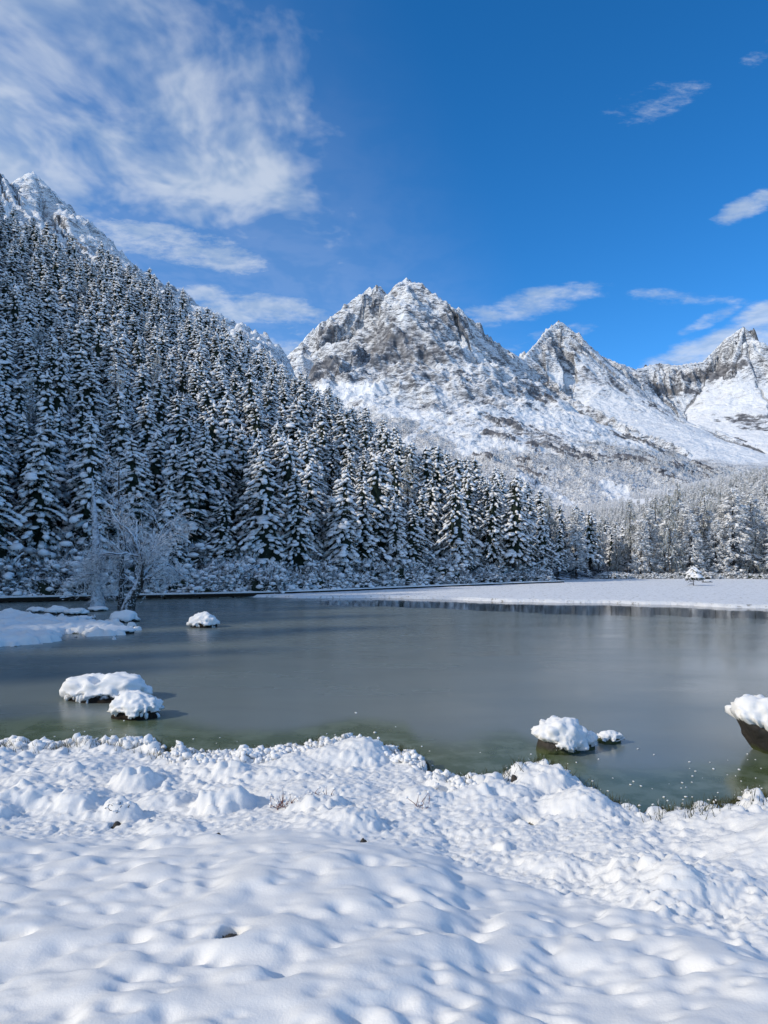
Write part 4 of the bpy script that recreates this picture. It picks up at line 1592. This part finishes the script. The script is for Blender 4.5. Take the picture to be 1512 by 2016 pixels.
walk = bpy.data.objects.new('boardwalk', None)
COL.objects.link(walk)
tag(walk, 'long low wooden boardwalk topped with snow along the foot of the wooded slope', 'boardwalk')
obj('deck', sweep(0.0, 1.7, 0.30, 0.42).mesh('deck', False), M_WETWOOD, walk)
obj('edge_beam', sweep(-0.06, 0.10, 0.10, 0.40, 0.0).mesh('edge_beam', False), M_WETWOOD, walk)
obj('snow_layer', sweep(-0.04, 1.7, 0.424, 0.50, 0.03).mesh('snow_layer', False), M_SNOW, walk)
pa = Acc()
pa.tube([(0, 0, -1.1), (0, 0, 0.38)], [0.09, 0.085], 8)
pm = pa.mesh('post', False)
pm.materials.append(M_WETWOOD)
acc_len = np.concatenate([[0], np.cumsum(np.linalg.norm(np.diff(BC[:, :2], axis=0), axis=1))])
for s_ in np.arange(2.0, acc_len[-1], 3.2):
    k = np.interp(s_, acc_len, np.arange(len(BC)))
    p = np.array([np.interp(k, np.arange(len(BC)), BC[:, i] + (nor_[:, i] * 0.2 if i < 2 else 0)) for i in range(3)])
    o = bpy.data.objects.new('post', pm)
    COL.objects.link(o)
    o.parent = walk
    o.location = (p[0], p[1], 0)

# ------------------------------------------------------------------ frosted shrubs behind the boardwalk
r = np.random.default_rng(91)
shr = []
tt_ = np.linspace(0, len(BWP) - 1, 2000)
cc = curve_at(BWP, tt_)
for row, (n, dmin, dmax, s0, s1) in enumerate(((36, 2.6, 4.6, 1.4, 2.6), (36, 4.8, 8.5, 2.2, 3.6), (28, 9.0, 16.0, 2.6, 4.2))):
    for k in range(n):
        i = int((k + r.uniform(0.1, 0.9)) / n * 1920) + 60
        d = r.uniform(dmin, dmax)
        tn = cc[min(i + 5, 1999), :2] - cc[i - 5, :2]
        tn /= np.linalg.norm(tn)
        p = cc[i, :2] + np.array([-tn[1], tn[0]]) * d
        U_ = np.linspace(4, 13, 200)
        hh = hill_pt(*np.meshgrid(U_, np.linspace(0, 0.12, 24))).reshape(-1, 3)
        q = np.argmin((hh[:, 0] - p[0]) ** 2 + (hh[:, 1] - p[1]) ** 2)
        z = hh[q, 2] if (hh[q, 0] - p[0]) ** 2 + (hh[q, 1] - p[1]) ** 2 < 4 else 0.22
        px = CX + FPX * p[0] / p[1]
        if -60 < px < 1240:
            sc = r.uniform(s0, s1) * (1.15 if px < 300 else 1.0) * (0.8 if px > 900 else 1.0)
            shr.append((px, row, (p[0], p[1], z - 0.1), sc))
shr.sort()
cnt_ = [0, 0, 0]
RW = ('front row right behind the boardwalk', 'second row behind the boardwalk', 'back row under the firs')
for px, row, p, sc in shr:
    cnt_[row] += 1
    plant_thing('frosted_shrub', MESH['shrub'][int(r.integers(6))], ('twigs', 'snow_clumps', 'shade_core'), p, (sc * r.uniform(0.9, 1.2), sc * r.uniform(0.9, 1.2), sc * r.uniform(0.8, 1.05)),
                r.uniform(0, 6.28), '%s rounded frosted shrub from the left, %s' % (ordinal(cnt_[row]), RW[row]), 'shrub', 'frosted shrubs along the boardwalk')
# low shrubs at the edge of the right wood
ms_ = []
for k in range(26):
    px = 1190 + k * 14 + r.uniform(-5, 5)
    d = 119.5 + r.uniform(-1.5, 2.0)
    x = (px - CX) / FPX * d
    ms_.append((x, d, r.uniform(0.8, 1.6)))
for k, (x, y, sc) in enumerate(ms_):
    plant_thing('frosted_shrub', MESH['shrub'][int(r.integers(6))], ('twigs', 'snow_clumps', 'shade_core'), (x, y, 0.2), (sc * 1.2, sc * 1.2, sc * 0.8), r.uniform(0, 6.28),
                '%s low frosted shrub from the left along the far edge of the meadow' % ordinal(k + 1), 'shrub', 'low shrubs at the meadow edge')


# ------------------------------------------------------------------ bare frosted trees standing in the water
def grow(r, acc, tw, p, d, L, rad_, lev, maxlev, spread, upw, twn=5):
    """a limb that bends, forks and ends in rimed twigs"""
    n = 5
    pts = [np.array(p, float)]
    d = np.array(d, float)
    for k in range(n - 1):
        d = d + r.normal(0, 0.16, 3) + np.array([0, 0, upw])
        d /= np.linalg.norm(d)
        pts.append(pts[-1] + d * L / (n - 1))
    pts = np.array(pts)
    rads = np.linspace(rad_, rad_ * 0.55, n)
    acc.tube(pts, rads, 7 if rad_ > 0.1 else 5 if rad_ > 0.04 else 4)
    if lev >= 1:
        m_ = max(2, int(twn * (1 + lev) * 0.55))
        q = r.uniform(0.1, 1, m_) * (n - 1)
        p0 = np.stack([np.interp(q, np.arange(n), pts[:, i]) for i in range(3)], 1)
        dd = unit(r, m_) + d * 0.5 + [0, 0, 0.1]
        p1 = p0 + dd * r.uniform(0.12, 0.45, (m_, 1))
        sd_ = np.cross(p1 - p0, unit(r, m_))
        sd_ /= np.linalg.norm(sd_, axis=1, keepdims=True) + 1e-6
        rib_tris(tw, p0, p1, r.uniform(0.014, 0.026, m_), np.full(m_, 0.008), sd_)
    if lev < maxlev:
        kids = int(r.integers(3, 6)) if lev else 5
        for k in range(kids):
            q = r.uniform(0.3, 1.0) if k else 1.0
            i = min(int(q * (n - 1)), n - 1)
            ax_ = unit(r, 1)[0]
            nd_ = d * (1 - 0.3 * spread) + ax_ * spread * r.uniform(0.6, 1.2)
            nd_ /= np.linalg.norm(nd_)
            grow(r, acc, tw, pts[i], nd_, L * r.uniform(0.5, 0.78), rads[i] * r.uniform(0.42, 0.68), lev + 1, maxlev, spread, upw, twn)


def water_tree(name, trunk, branches, twigs, loc, label):
    root = bpy.data.objects.new(name, None)
    COL.objects.link(root)
    root.location = loc
    tag(root, label, 'tree', 'bare trees standing in the lake')
    obj('trunk', trunk.mesh('trunk'), M_RIMEBARK if name == 'dead_tree' else M_FROSTBARK, root)
    b_ = obj('branches', branches.mesh('branches'), M_RIMEBARK, root)
    obj('twigs', twigs.mesh('twigs', False), M_RIME, b_)
    return root


# snag: thick shaggy base, bare top with short upturned stubs
r = np.random.default_rng(401)
p0 = PXG(192, 1198)
tr, brn, tw = Acc(), Acc(), Acc()
z = np.array([-0.8, 0.0, 0.8, 2.0, 3.5, 5.2, 7.0, 8.8, 10.1])
x = np.array([0, 0, 0.0, -0.05, -0.08, -0.1, -0.2, -0.3, -0.35])
tr.tube(np.stack([x, x * 0.3, z], 1), [0.66, 0.60, 0.48, 0.40, 0.34, 0.27, 0.20, 0.12, 0.04], 12)
for k in range(46):
    zz = r.uniform(3.0, 9.9)
    a = r.uniform(0, 6.28)
    L = r.uniform(0.25, 1.3) * (1.15 - 0.09 * zz) + 0.1
    b0 = np.array([np.interp(zz, z, x), 0, zz])
    d = np.array([math.cos(a), math.sin(a), 0])
    brn.tube(np.stack([b0, b0 + d * L * 0.6 + [0, 0, -0.05], b0 + d * L + [0, 0, 0.22 * L + 0.05]]), [0.06, 0.045, 0.02], 5)
for k in range(26):
    zz = r.uniform(1.2, 4.8)
    a = r.uniform(0, 6.28)
    b0 = np.array([np.interp(zz, z, x), 0, zz])
    grow(r, brn, tw, b0, (math.cos(a), math.sin(a), 0.0), r.uniform(0.8, 1.7), 0.06, 1, 2, 0.8, -0.02, 6)
m_ = 420
zz = r.uniform(0.2, 4.5, m_)
a = r.uniform(0, 6.28, m_)
pp0 = np.stack([np.cos(a) * 0.42, np.sin(a) * 0.42, zz], 1)
pp1 = pp0 + np.stack([np.cos(a) * 0.5, np.sin(a) * 0.5, r.uniform(-0.5, 0.1, m_)], 1) * r.uniform(0.3, 1.3, (m_, 1))
sd_ = np.stack([-np.sin(a), np.cos(a), np.zeros(m_)], 1)
rib_tris(tw, pp0, pp1, r.uniform(0.02, 0.05, m_), np.full(m_, 0.012), sd_)
water_tree('dead_tree', tr, brn, tw, p0, 'frosted dead snag with short upturned stubs, leftmost of the trees in the water')

# slim upright tree with a fine rimed crown
r = np.random.default_rng(405)
p0 = PXG(237, 1199)
tr, brn, tw = Acc(), Acc(), Acc()
z = np.linspace(-0.8, 11.4, 10)
x = 0.10 * np.sin(z * 0.5)
tr.tube(np.stack([x, 0.5 * x, z], 1), np.linspace(0.24, 0.03, 10), 9)
for k in range(40):
    zz = r.uniform(2.6, 11.0)
    a = r.uniform(0, 6.28)
    L = (0.35 + 1.1 * math.sin(math.pi * min(1, (11.6 - zz) / 9.5)) ** 0.8) * r.uniform(0.6, 1.05)
    grow(r, brn, tw, (np.interp(zz, z, x), 0, zz), (math.cos(a), math.sin(a), 0.15), L, 0.055, 1, 2, 0.75, 0.03, 5)
water_tree('bare_tree', tr, brn, tw, p0, 'slim bare tree with a fine rimed crown, middle one of the trees in the water')

# leaning tree with wide forking limbs
r = np.random.default_rng(417)
p0 = PXG(252, 1200)
tr, brn, tw = Acc(), Acc(), Acc()
tr.tube([(-0.1, 0, -0.8), (0.0, 0, 0.0), (0.25, 0, 0.9), (0.75, 0.1, 1.7), (0.95, 0.1, 2.4)], [0.62, 0.52, 0.40, 0.34, 0.26], 12)
for (d, L, r0, p) in (((-0.12, 0.1, 1), 3.4, 0.20, (0.93, 0.1, 2.3)), ((0.55, 0.2, 0.9), 3.0, 0.16, (0.93, 0.1, 2.3)), ((0.3, -0.5, 0.9), 2.6, 0.13, (0.9, 0.1, 2.2)),
                      ((0.25, 0.2, 1), 3.6, 0.17, (0.95, 0.1, 2.4)), ((0.9, 0.0, 0.5), 2.6, 0.11, (0.85, 0.1, 2.0)), ((-0.9, 0.2, 0.45), 2.2, 0.09, (0.7, 0.1, 1.7))):
    d = np.array(d) / np.linalg.norm(d)
    grow(r, brn, tw, p, d, L, r0 * 1.15, 0, 3, 0.78, 0.0, 4)
water_tree('bare_tree', tr, brn, tw, p0, 'leaning bare tree with wide forking rimed limbs and a snow-plastered base')


# ------------------------------------------------------------------ snow-capped rocks and tussocks in the ice
def n3(V, s, seed):
    return (pn(V[:, 0] * s + seed, V[:, 1] * s, seed % 9) + pn(V[:, 1] * s + 3.1, V[:, 2] * s + seed, seed % 9 + 1) + pn(V[:, 2] * s, V[:, 0] * s + 7.7, seed % 9 + 2)) / 1.5


def overhang(B):
    """narrow foot, wide head leaning left"""
    B = B.copy()
    t = np.clip(B[:, 2] / 1.05, -0.3, 1.2)
    k = 0.42 + 0.62 * np.clip(t, 0, 1)
    B[:, 0] = B[:, 0] * k + 0.36 * (1 - np.clip(t, 0, 1)) - 0.02
    B[:, 1] *= 0.6 + 0.4 * np.clip(t, 0, 1)
    return B


def capped(name, label, cat, px, py, w, dpt, h, seed, edge=0.35, lump=0.10, body_mat=None, shape=None, parts=('stone', 'snow_cap'), wx=0.0, group=None, fringe=True, sub=5):
    """a dark body with a lumpy cap of snow whose ragged lip hangs lower in places"""
    p = PXG(px, py)
    bv, bf = ico(sub)
    base = bv * np.array([w / 2, dpt / 2, h])
    f = 1 + 0.28 * n3(bv, 1.3, seed) + 0.12 * n3(bv, 3.2, seed + 3)
    if shape is overhang:
        f = f + 0.08 * n3(bv, 4.0, seed + 21) + 0.04 * n3(bv, 9.0, seed + 22)
    base = base * f[:, None]
    base[:, 2] = np.where(base[:, 2] < -0.25, -0.25, base[:, 2])
    if shape is not None:
        base = shape(base)
    root = bpy.data.objects.new(name, None)
    COL.objects.link(root)
    root.location = (p[0], p[1] + dpt * 0.45, 0)
    tag(root, label, cat, group)
    body = mesh_np(name + '_' + parts[0], base * [0.94, 0.94, 0.94], bf)
    obj(parts[0], body, body_mat or M_ROCK, root)
    # cap: the upper shell, thickened, lumpy; below the lip it dives inside the body
    lip = edge + 0.30 * n3(bv, 2.6, seed + 11) + 0.26 * n3(bv, 7.5, seed + 13) + wx * bv[:, 0]
    rel = base[:, 2] / h
    q = sstep(rel, lip - 0.05, lip + 0.04)
    thick = 0.04 + lump * (0.5 + np.abs(n3(bv, 2.6, seed + 5)) * 1.5 + (0.5 - np.abs(n3(bv, 6.0, seed + 6))) * 0.9 + np.abs(n3(bv, 11.0, seed + 8)) * 0.5)
    nrm = bv / np.array([w / 2, dpt / 2, h])
    nrm = nrm / np.linalg.norm(nrm, axis=1, keepdims=True) * [1, 1, 0.8] + [0, 0, 0.25]
    ctr = base.mean(0) + [0, 0, 0.1 * h]
    cap = ctr + (base - ctr) * (0.45 + 0.51 * q)[:, None] + nrm * (thick * q)[:, None]
    obj(parts[1], mesh_np(name + '_' + parts[1], cap, bf), M_SNOW, root)
    if fringe:
        rr = np.random.default_rng(seed)
        m_ = int(13 * w)
        a = rr.uniform(0, 6.283, m_)
        C = np.stack([np.cos(a) * w * 0.47, np.sin(a) * dpt * 0.47, rr.uniform(0.02, 0.35, m_) * h], 1)
        S = rr.uniform(0.03, 0.09, m_)
        fr = Acc()
        fr.blobs(C, np.stack([S, S * 0.8, S * rr.uniform(0.8, 1.9, m_)], 1), a, rr, 1, 0.2)
        o = obj('snow_clumps', fr.mesh('snow_clumps'), M_SNOW, root)
    return root


def dimple(cx, cy, rad_, dep):
    def f(B):
        d = np.hypot((B[:, 0] - cx) / rad_, (B[:, 1] - cy) / rad_)
        B = B.copy()
        B[:, 2] -= dep * (1 - sstep(d, 0.2, 1.0)) * (B[:, 2] > 0.1)
        return B
    return f


G_ = 'snowy mounds in the lake'
capped('snowy_tussock', 'largest snow-covered tussock in the lake, with a dark hollow on top', 'tussock', 196, 1384, 2.45, 1.35, 0.60, 31, 0.14, 0.10, M_WETWOOD, dimple(-0.15, -0.25, 0.28, 0.25), ('sedge_base', 'snow_cap'), group=G_)
capped('snowy_tussock', 'smaller snow-capped tussock just in front of the largest one', 'tussock', 258, 1418, 1.18, 0.85, 0.46, 47, 0.30, 0.09, M_WETWOOD, None, ('sedge_base', 'snow_cap'), group=G_)
capped('snowy_tussock', 'lone round snow-capped tussock out in the middle of the ice', 'tussock', 397, 1236, 1.5, 1.1, 0.66, 53, 0.20, 0.09, M_WETWOOD, None, ('sedge_base', 'snow_cap'), group=G_)
capped('snowy_rock', 'round mossy rock under a thick snow hood near the right shore', 'rock', 1108, 1487, 0.92, 0.75, 0.56, 61, 0.26, 0.085, group=G_, wx=-0.22, fringe=False)
capped('snowy_rock', 'small snow-topped knob leaning on the round mossy rock', 'rock', 1157, 1478, 0.36, 0.34, 0.30, 67, 0.45, 0.05, group=G_, fringe=False)
capped('snowy_rock', 'flat dark stone with a thin snow cap behind the round mossy rock', 'rock', 1203, 1466, 0.52, 0.36, 0.17, 71, 0.40, 0.04, group=G_, fringe=False)


capped('overhanging_boulder', 'tall dark overhanging boulder heaped with snow at the right edge', 'boulder', 1514, 1492, 1.36, 1.1, 1.06, 83, 0.40, 0.12, M_ROCK, overhang, group=None, wx=-0.34, fringe=False)

# small snowy islets at the left
for (px, py, w, d, h, sd_, lab) in ((14, 1213, 1.4, 1.0, 0.34, 91, 'snowy mound at the left edge just in front of the boardwalk'),
                                    (66, 1206, 1.2, 0.9, 0.26, 92, 'leftmost of three low snow mounds near the snag'),
                                    (105, 1210, 1.9, 1.2, 0.40, 93, 'middle one of three low snow mounds near the snag'),
                                    (146, 1211, 1.5, 1.0, 0.34, 94, 'rightmost of three low snow mounds near the snag'),
                                    (188, 1204, 1.3, 1.0, 0.22, 95, 'flat snow cushion at the foot of the snag'),
                                    (238, 1226, 1.9, 1.3, 0.62, 96, 'pointed snow mound in front of the bare trees'),
                                    (212, 1249, 2.4, 1.2, 0.30, 97, 'long low snow mound at the tip of the left snow flat'),
                                    (160, 1222, 0.9, 0.7, 0.16, 98, 'tiny snow cushion between the mounds and the snow flat'),
                                    (440, 1173, 2.6, 1.4, 0.42, 99, 'snowy hummock on the far bank beside the boardwalk')):
    capped('snow_mound', lab, 'snow mound', px, py, w, d, h, sd_, 0.12, 0.07, M_WETWOOD, None, ('sedge_base', 'snow_cap'), group=G_, fringe=False, sub=4)

# snow flat reaching in from the left
FLAT = [(-260, 1236), (-60, 1216), (30, 1213), (110, 1219), (170, 1227), (240, 1236), (262, 1246), (215, 1252), (150, 1252), (95, 1262), (40, 1272), (-40, 1284), (-260, 1300)]
poly = np.array([PXG(a, b_)[:2] for a, b_ in FLAT])


def poly_sd(x, y, poly):
    """signed distance to a polygon, positive inside"""
    best = np.full(x.shape, 1e9)
    ins = np.zeros(x.shape, bool)
    for a, b_ in zip(poly, np.roll(poly, -1, 0)):
        d = b_ - a
        t = np.clip(((x - a[0]) * d[0] + (y - a[1]) * d[1]) / (d @ d), 0, 1)
        best = np.minimum(best, np.hypot(x - a[0] - t * d[0], y - a[1] - t * d[1]))
        c_ = (a[1] > y) != (b_[1] > y)
        ins ^= c_ & (x < (b_[0] - a[0]) * (y - a[1]) / (b_[1] - a[1] + 1e-12) + a[0])
    return np.where(ins, best, -best)


xs = np.linspace(-36, -10.5, 230)
ys = np.linspace(26, 50, 200)
Xf, Yf = np.meshgrid(xs, ys)
sdp = poly_sd(Xf, Yf, poly) - 0.35 + 2.6 * fbm(Xf * 0.4, Yf * 0.6, 4, 230, 0.6)
Zf = -0.25 + 0.40 * sstep(sdp, -0.25, 0.25) + 0.10 * sstep(sdp, 0.2, 2.0) + 0.16 * ridged(Xf * 0.7, Yf * 0.7, 3, 235) * sstep(sdp, 0, 0.5)
me = mesh_np('snow_flat', np.stack([Xf, Yf, Zf], -1).reshape(-1, 3), grid_faces(200, 230))
attr(me, 'soil', 0.6 * (1 - sstep(Zf, 0.02, 0.14)))
structure(obj('snow_flat', me, M_BANK), 'shaded snow flat reaching into the lake from the left', 'snow')

# ------------------------------------------------------------------ small fir standing alone on the meadow
p = PXG(1365, 1152, 0.3)
sap = bpy.data.objects.new('young_fir', None)
COL.objects.link(sap)
sap.location = p
tag(sap, 'lone small snow-covered fir with a bare stem on the meadow', 'tree')
tr, nd, sn = fir(611, 2.2, 0.95, 0.42, 0.20, 8, 1, 1.0, False, 0.3)
for me_, nm, mt in ((tr.mesh('trunk'), 'trunk', M_BARK), (nd.mesh('crown', False), 'crown', M_NEEDLE)):
    o = obj(nm, me_, mt, sap)
obj('snow_clumps', sn.mesh('snow_clumps'), M_TREESNOW, o)
lg = capped('fallen_log', 'dark snow-dusted log lying on the meadow beside the lone small fir', 'log', 1390, 1146, 1.6, 0.3, 0.16, 301, 0.55, 0.02, M_WETWOOD, None, ('wood', 'snow_cap'), fringe=False, sub=4)
lg.location = tuple(PXG(1392, 1146, 0.3))

# ------------------------------------------------------------------ snow lumps on the sedge of the near shore, sedge between them, crumbs on the ice
r = np.random.default_rng(501)
C, S = [], []
for k in range(16000):
    x = PXG(r.uniform(-60, 1580), 1500)[0]
    s_ = r.uniform(-0.12, 1.45)
    y = near_shore_y(x) - s_
    pxx = CX + FPX * x / y
    mid_ = sstep(pxx, 300, 400) * (1 - sstep(pxx, 850, 960))
    left = 1 - sstep(pxx, 270, 340)
    dens_ = mid_ * (1 - 0.6 * sstep(s_, 0.9, 1.45)) + left * (1 - sstep(s_, 0.3, 0.8)) * 0.7 + 0.10 * (1 - sstep(s_, 0.1, 0.4))
    cl = fbm(np.array([x * 1.7]), np.array([y * 1.7]), 3, 240)[0]
    if r.random() > dens_ * sstep(cl, -0.30, 0.12):
        continue
    q = (0.016 + 0.060 * r.random() ** 2.0) * (1.6 if left > 0.5 else 1.0)
    C.append((x, y, max(bank_z(x, y), 0.0) + q * r.uniform(-0.2, 0.7) + 0.07 * max(0, cl) * r.random() + 0.01))
    S.append((q * r.uniform(0.8, 1.5), q * r.uniform(0.7, 1.2), q * r.uniform(0.6, 1.1)))
    if len(C) > 4200:
        break
lu = Acc()
lu.blobs(np.array(C), np.array(S), r.uniform(0, 6.28, len(C)), r, 1, 0.30, r.uniform(-0.5, 0.5, len(C)))
stuff(obj('snow_lumps', lu.mesh('snow_lumps'), M_SNOW), 'round lumps of snow sitting on the sedge along the near shore', 'snow lumps')

n = 9000
px = r.uniform(-40, 1560, n)
x = np.array([PXG(a, 1500)[0] for a in px])
s_ = r.uniform(-0.25, 1.2, n) * r.random(n) ** 0.5
y = near_shore_y(x) - s_
clump = fbm(x * 1.6, y * 2.2, 3, 250)
ok = (clump > -0.02) & (s_ > -0.35)
x, y = x[ok], y[ok]
z = np.array([max(bank_z(a, c_), -0.02) for a, c_ in zip(x, y)])
n = len(x)
P0 = np.stack([x, y, z - 0.02], 1)
L = r.uniform(0.06, 0.20, n)
P1 = P0 + np.stack([r.normal(0, 0.35, n) * L, r.normal(0, 0.3, n) * L, L], 1)
th = r.uniform(0, 3.14, n)
sg = Acc()
rib_tris(sg, P0, P1, np.full(n, 0.006), np.full(n, 0.0015), np.stack([np.cos(th), np.sin(th), np.zeros(n)], 1))
stuff(obj('sedge', sg.mesh('sedge', False), M_GRASS), 'dark frozen sedge blades showing between the snow lumps on the shore', 'sedge')

n = 150
px = np.concatenate([r.uniform(1080, 1540, 90), r.uniform(0, 1100, 60)])
x = np.array([PXG(a, 1500)[0] for a in px])
y = near_shore_y(x) + np.abs(r.normal(0, 1.0, n)) ** 1.2 + 0.05
q = r.uniform(0.006, 0.022, n) * np.where(r.random(n) < 0.06, 2.2, 1)
cr = Acc()
cr.blobs(np.stack([x, y, q * 0.25 + 0.002], 1), np.stack([q * r.uniform(0.8, 1.8, n), q, q * 0.6], 1), r.uniform(0, 6.28, n), r, 1, 0.2)
stuff(obj('snow_crumbs', cr.mesh('snow_crumbs'), M_SNOW), 'white crumbs of snow scattered on the ice near the shore', 'snow crumbs')

# ------------------------------------------------------------------ stones and twigs in the hollows of the near snow
HL = ['dark stone in the round hollow of the smooth snow closest to the camera', 'wet dark stone in a hollow in front of the snow pillow by the inlet', 'dark stone in a hollow near the right edge below the boulder',
      'small dark stone peeping out at the brow of the lumpy snow', 'tiny dark stone in the side of the snow pillow by the inlet', 'small dark stone between lumps in the middle of the bank',
      'brown stone in a hollow under the peaked snow lump on the left', 'small stone in a hollow left of the red twigs']
for (hx, hy, hz, rad_, dep), lab in zip(HP, HL):
    bv, bf = ico(3)
    sdv = int(hx * 100) % 50 + 3
    B = bv * np.array([rad_ * 0.75, rad_ * 0.8, 0.10]) * (1 + 0.3 * n3(bv, 1.6, sdv))[:, None]
    o = obj('stone', mesh_np('stone', B, bf), M_ROCK, None, (hx, hy, hz - dep + 0.03))
    tag(o, lab, 'stone', 'stones showing through the near snow')


def sprig(name, label, px, py, n, L, mat_, seed, zg=0.35):
    rr = np.random.default_rng(seed)
    p = PXG(px, py, zg)
    p = PXG(px, py, bank_z(p[0], p[1]))
    stem, sn_ = Acc(), Acc()
    for k in range(n):
        a = rr.uniform(0, 6.28)
        d = np.array([math.cos(a) * rr.uniform(0.2, 0.9), math.sin(a) * 0.6, rr.uniform(0.3, 1.0)])
        b0 = np.array([rr.normal(0, 0.10), rr.normal(0, 0.06), -0.05])
        e = b0 + d * L * rr.uniform(0.5, 1.1)
        mid = (b0 + e) / 2 + rr.normal(0, 0.02, 3)
        stem.tube(np.stack([b0, mid, e]), [0.007, 0.005, 0.0025], 4)
        if rr.random() < 0.55:
            sn_.blobs(e[None], np.array([[0.022, 0.018, 0.018]]) * rr.uniform(0.6, 1.5), np.array([0.0]), rr, 1, 0.2)
    root = bpy.data.objects.new(name, None)
    COL.objects.link(root)
    root.location = (p[0], p[1], bank_z(p[0], p[1]))
    tag(root, label, 'twigs')
    obj('stems', stem.mesh('stems'), mat_, root)
    if sn_.n:
        obj('snow_clumps', sn_.mesh('snow_clumps'), M_SNOW, root)
    return root


sprig('red_twigs', 'spread of thin reddish twigs lying in the snow of the near bank', 565, 1588, 26, 0.26, M_REDTWIG, 701)
sprig('red_twigs', 'small dark red sprig with snow on it, right of the spread twigs', 637, 1578, 16, 0.16, M_REDTWIG, 702)
sprig('dry_twigs', 'dry curved twigs in the snow left of the inlet pillow', 820, 1588, 10, 0.24, M_REDTWIG, 703)
sprig('dry_plant', 'thin dry stalk with a snow tuft on top of the mossy rock', 1106, 1432, 5, 0.14, M_TWIG, 704, 0.6).location = tuple(PXG(1106, 1487) + [0, 0.33, 0.60])
sprig('snowy_sprout', 'upright snow-covered sprout rising at the water edge on the left', 367, 1472, 12, 0.22, M_TWIG, 705, 0.1)
sprig('dry_plant', 'snow-tipped stalk on the snow pillow by the inlet', 1033, 1512, 4, 0.16, M_TWIG, 706, 0.5)
sprig('dry_twigs', 'dark dry stems under the peaked snow lump on the left bank', 232, 1624, 9, 0.12, M_WETWOOD, 707)
print('done', round(time.time() - T0, 1), sum(len(m.polygons) for m in bpy.data.meshes))
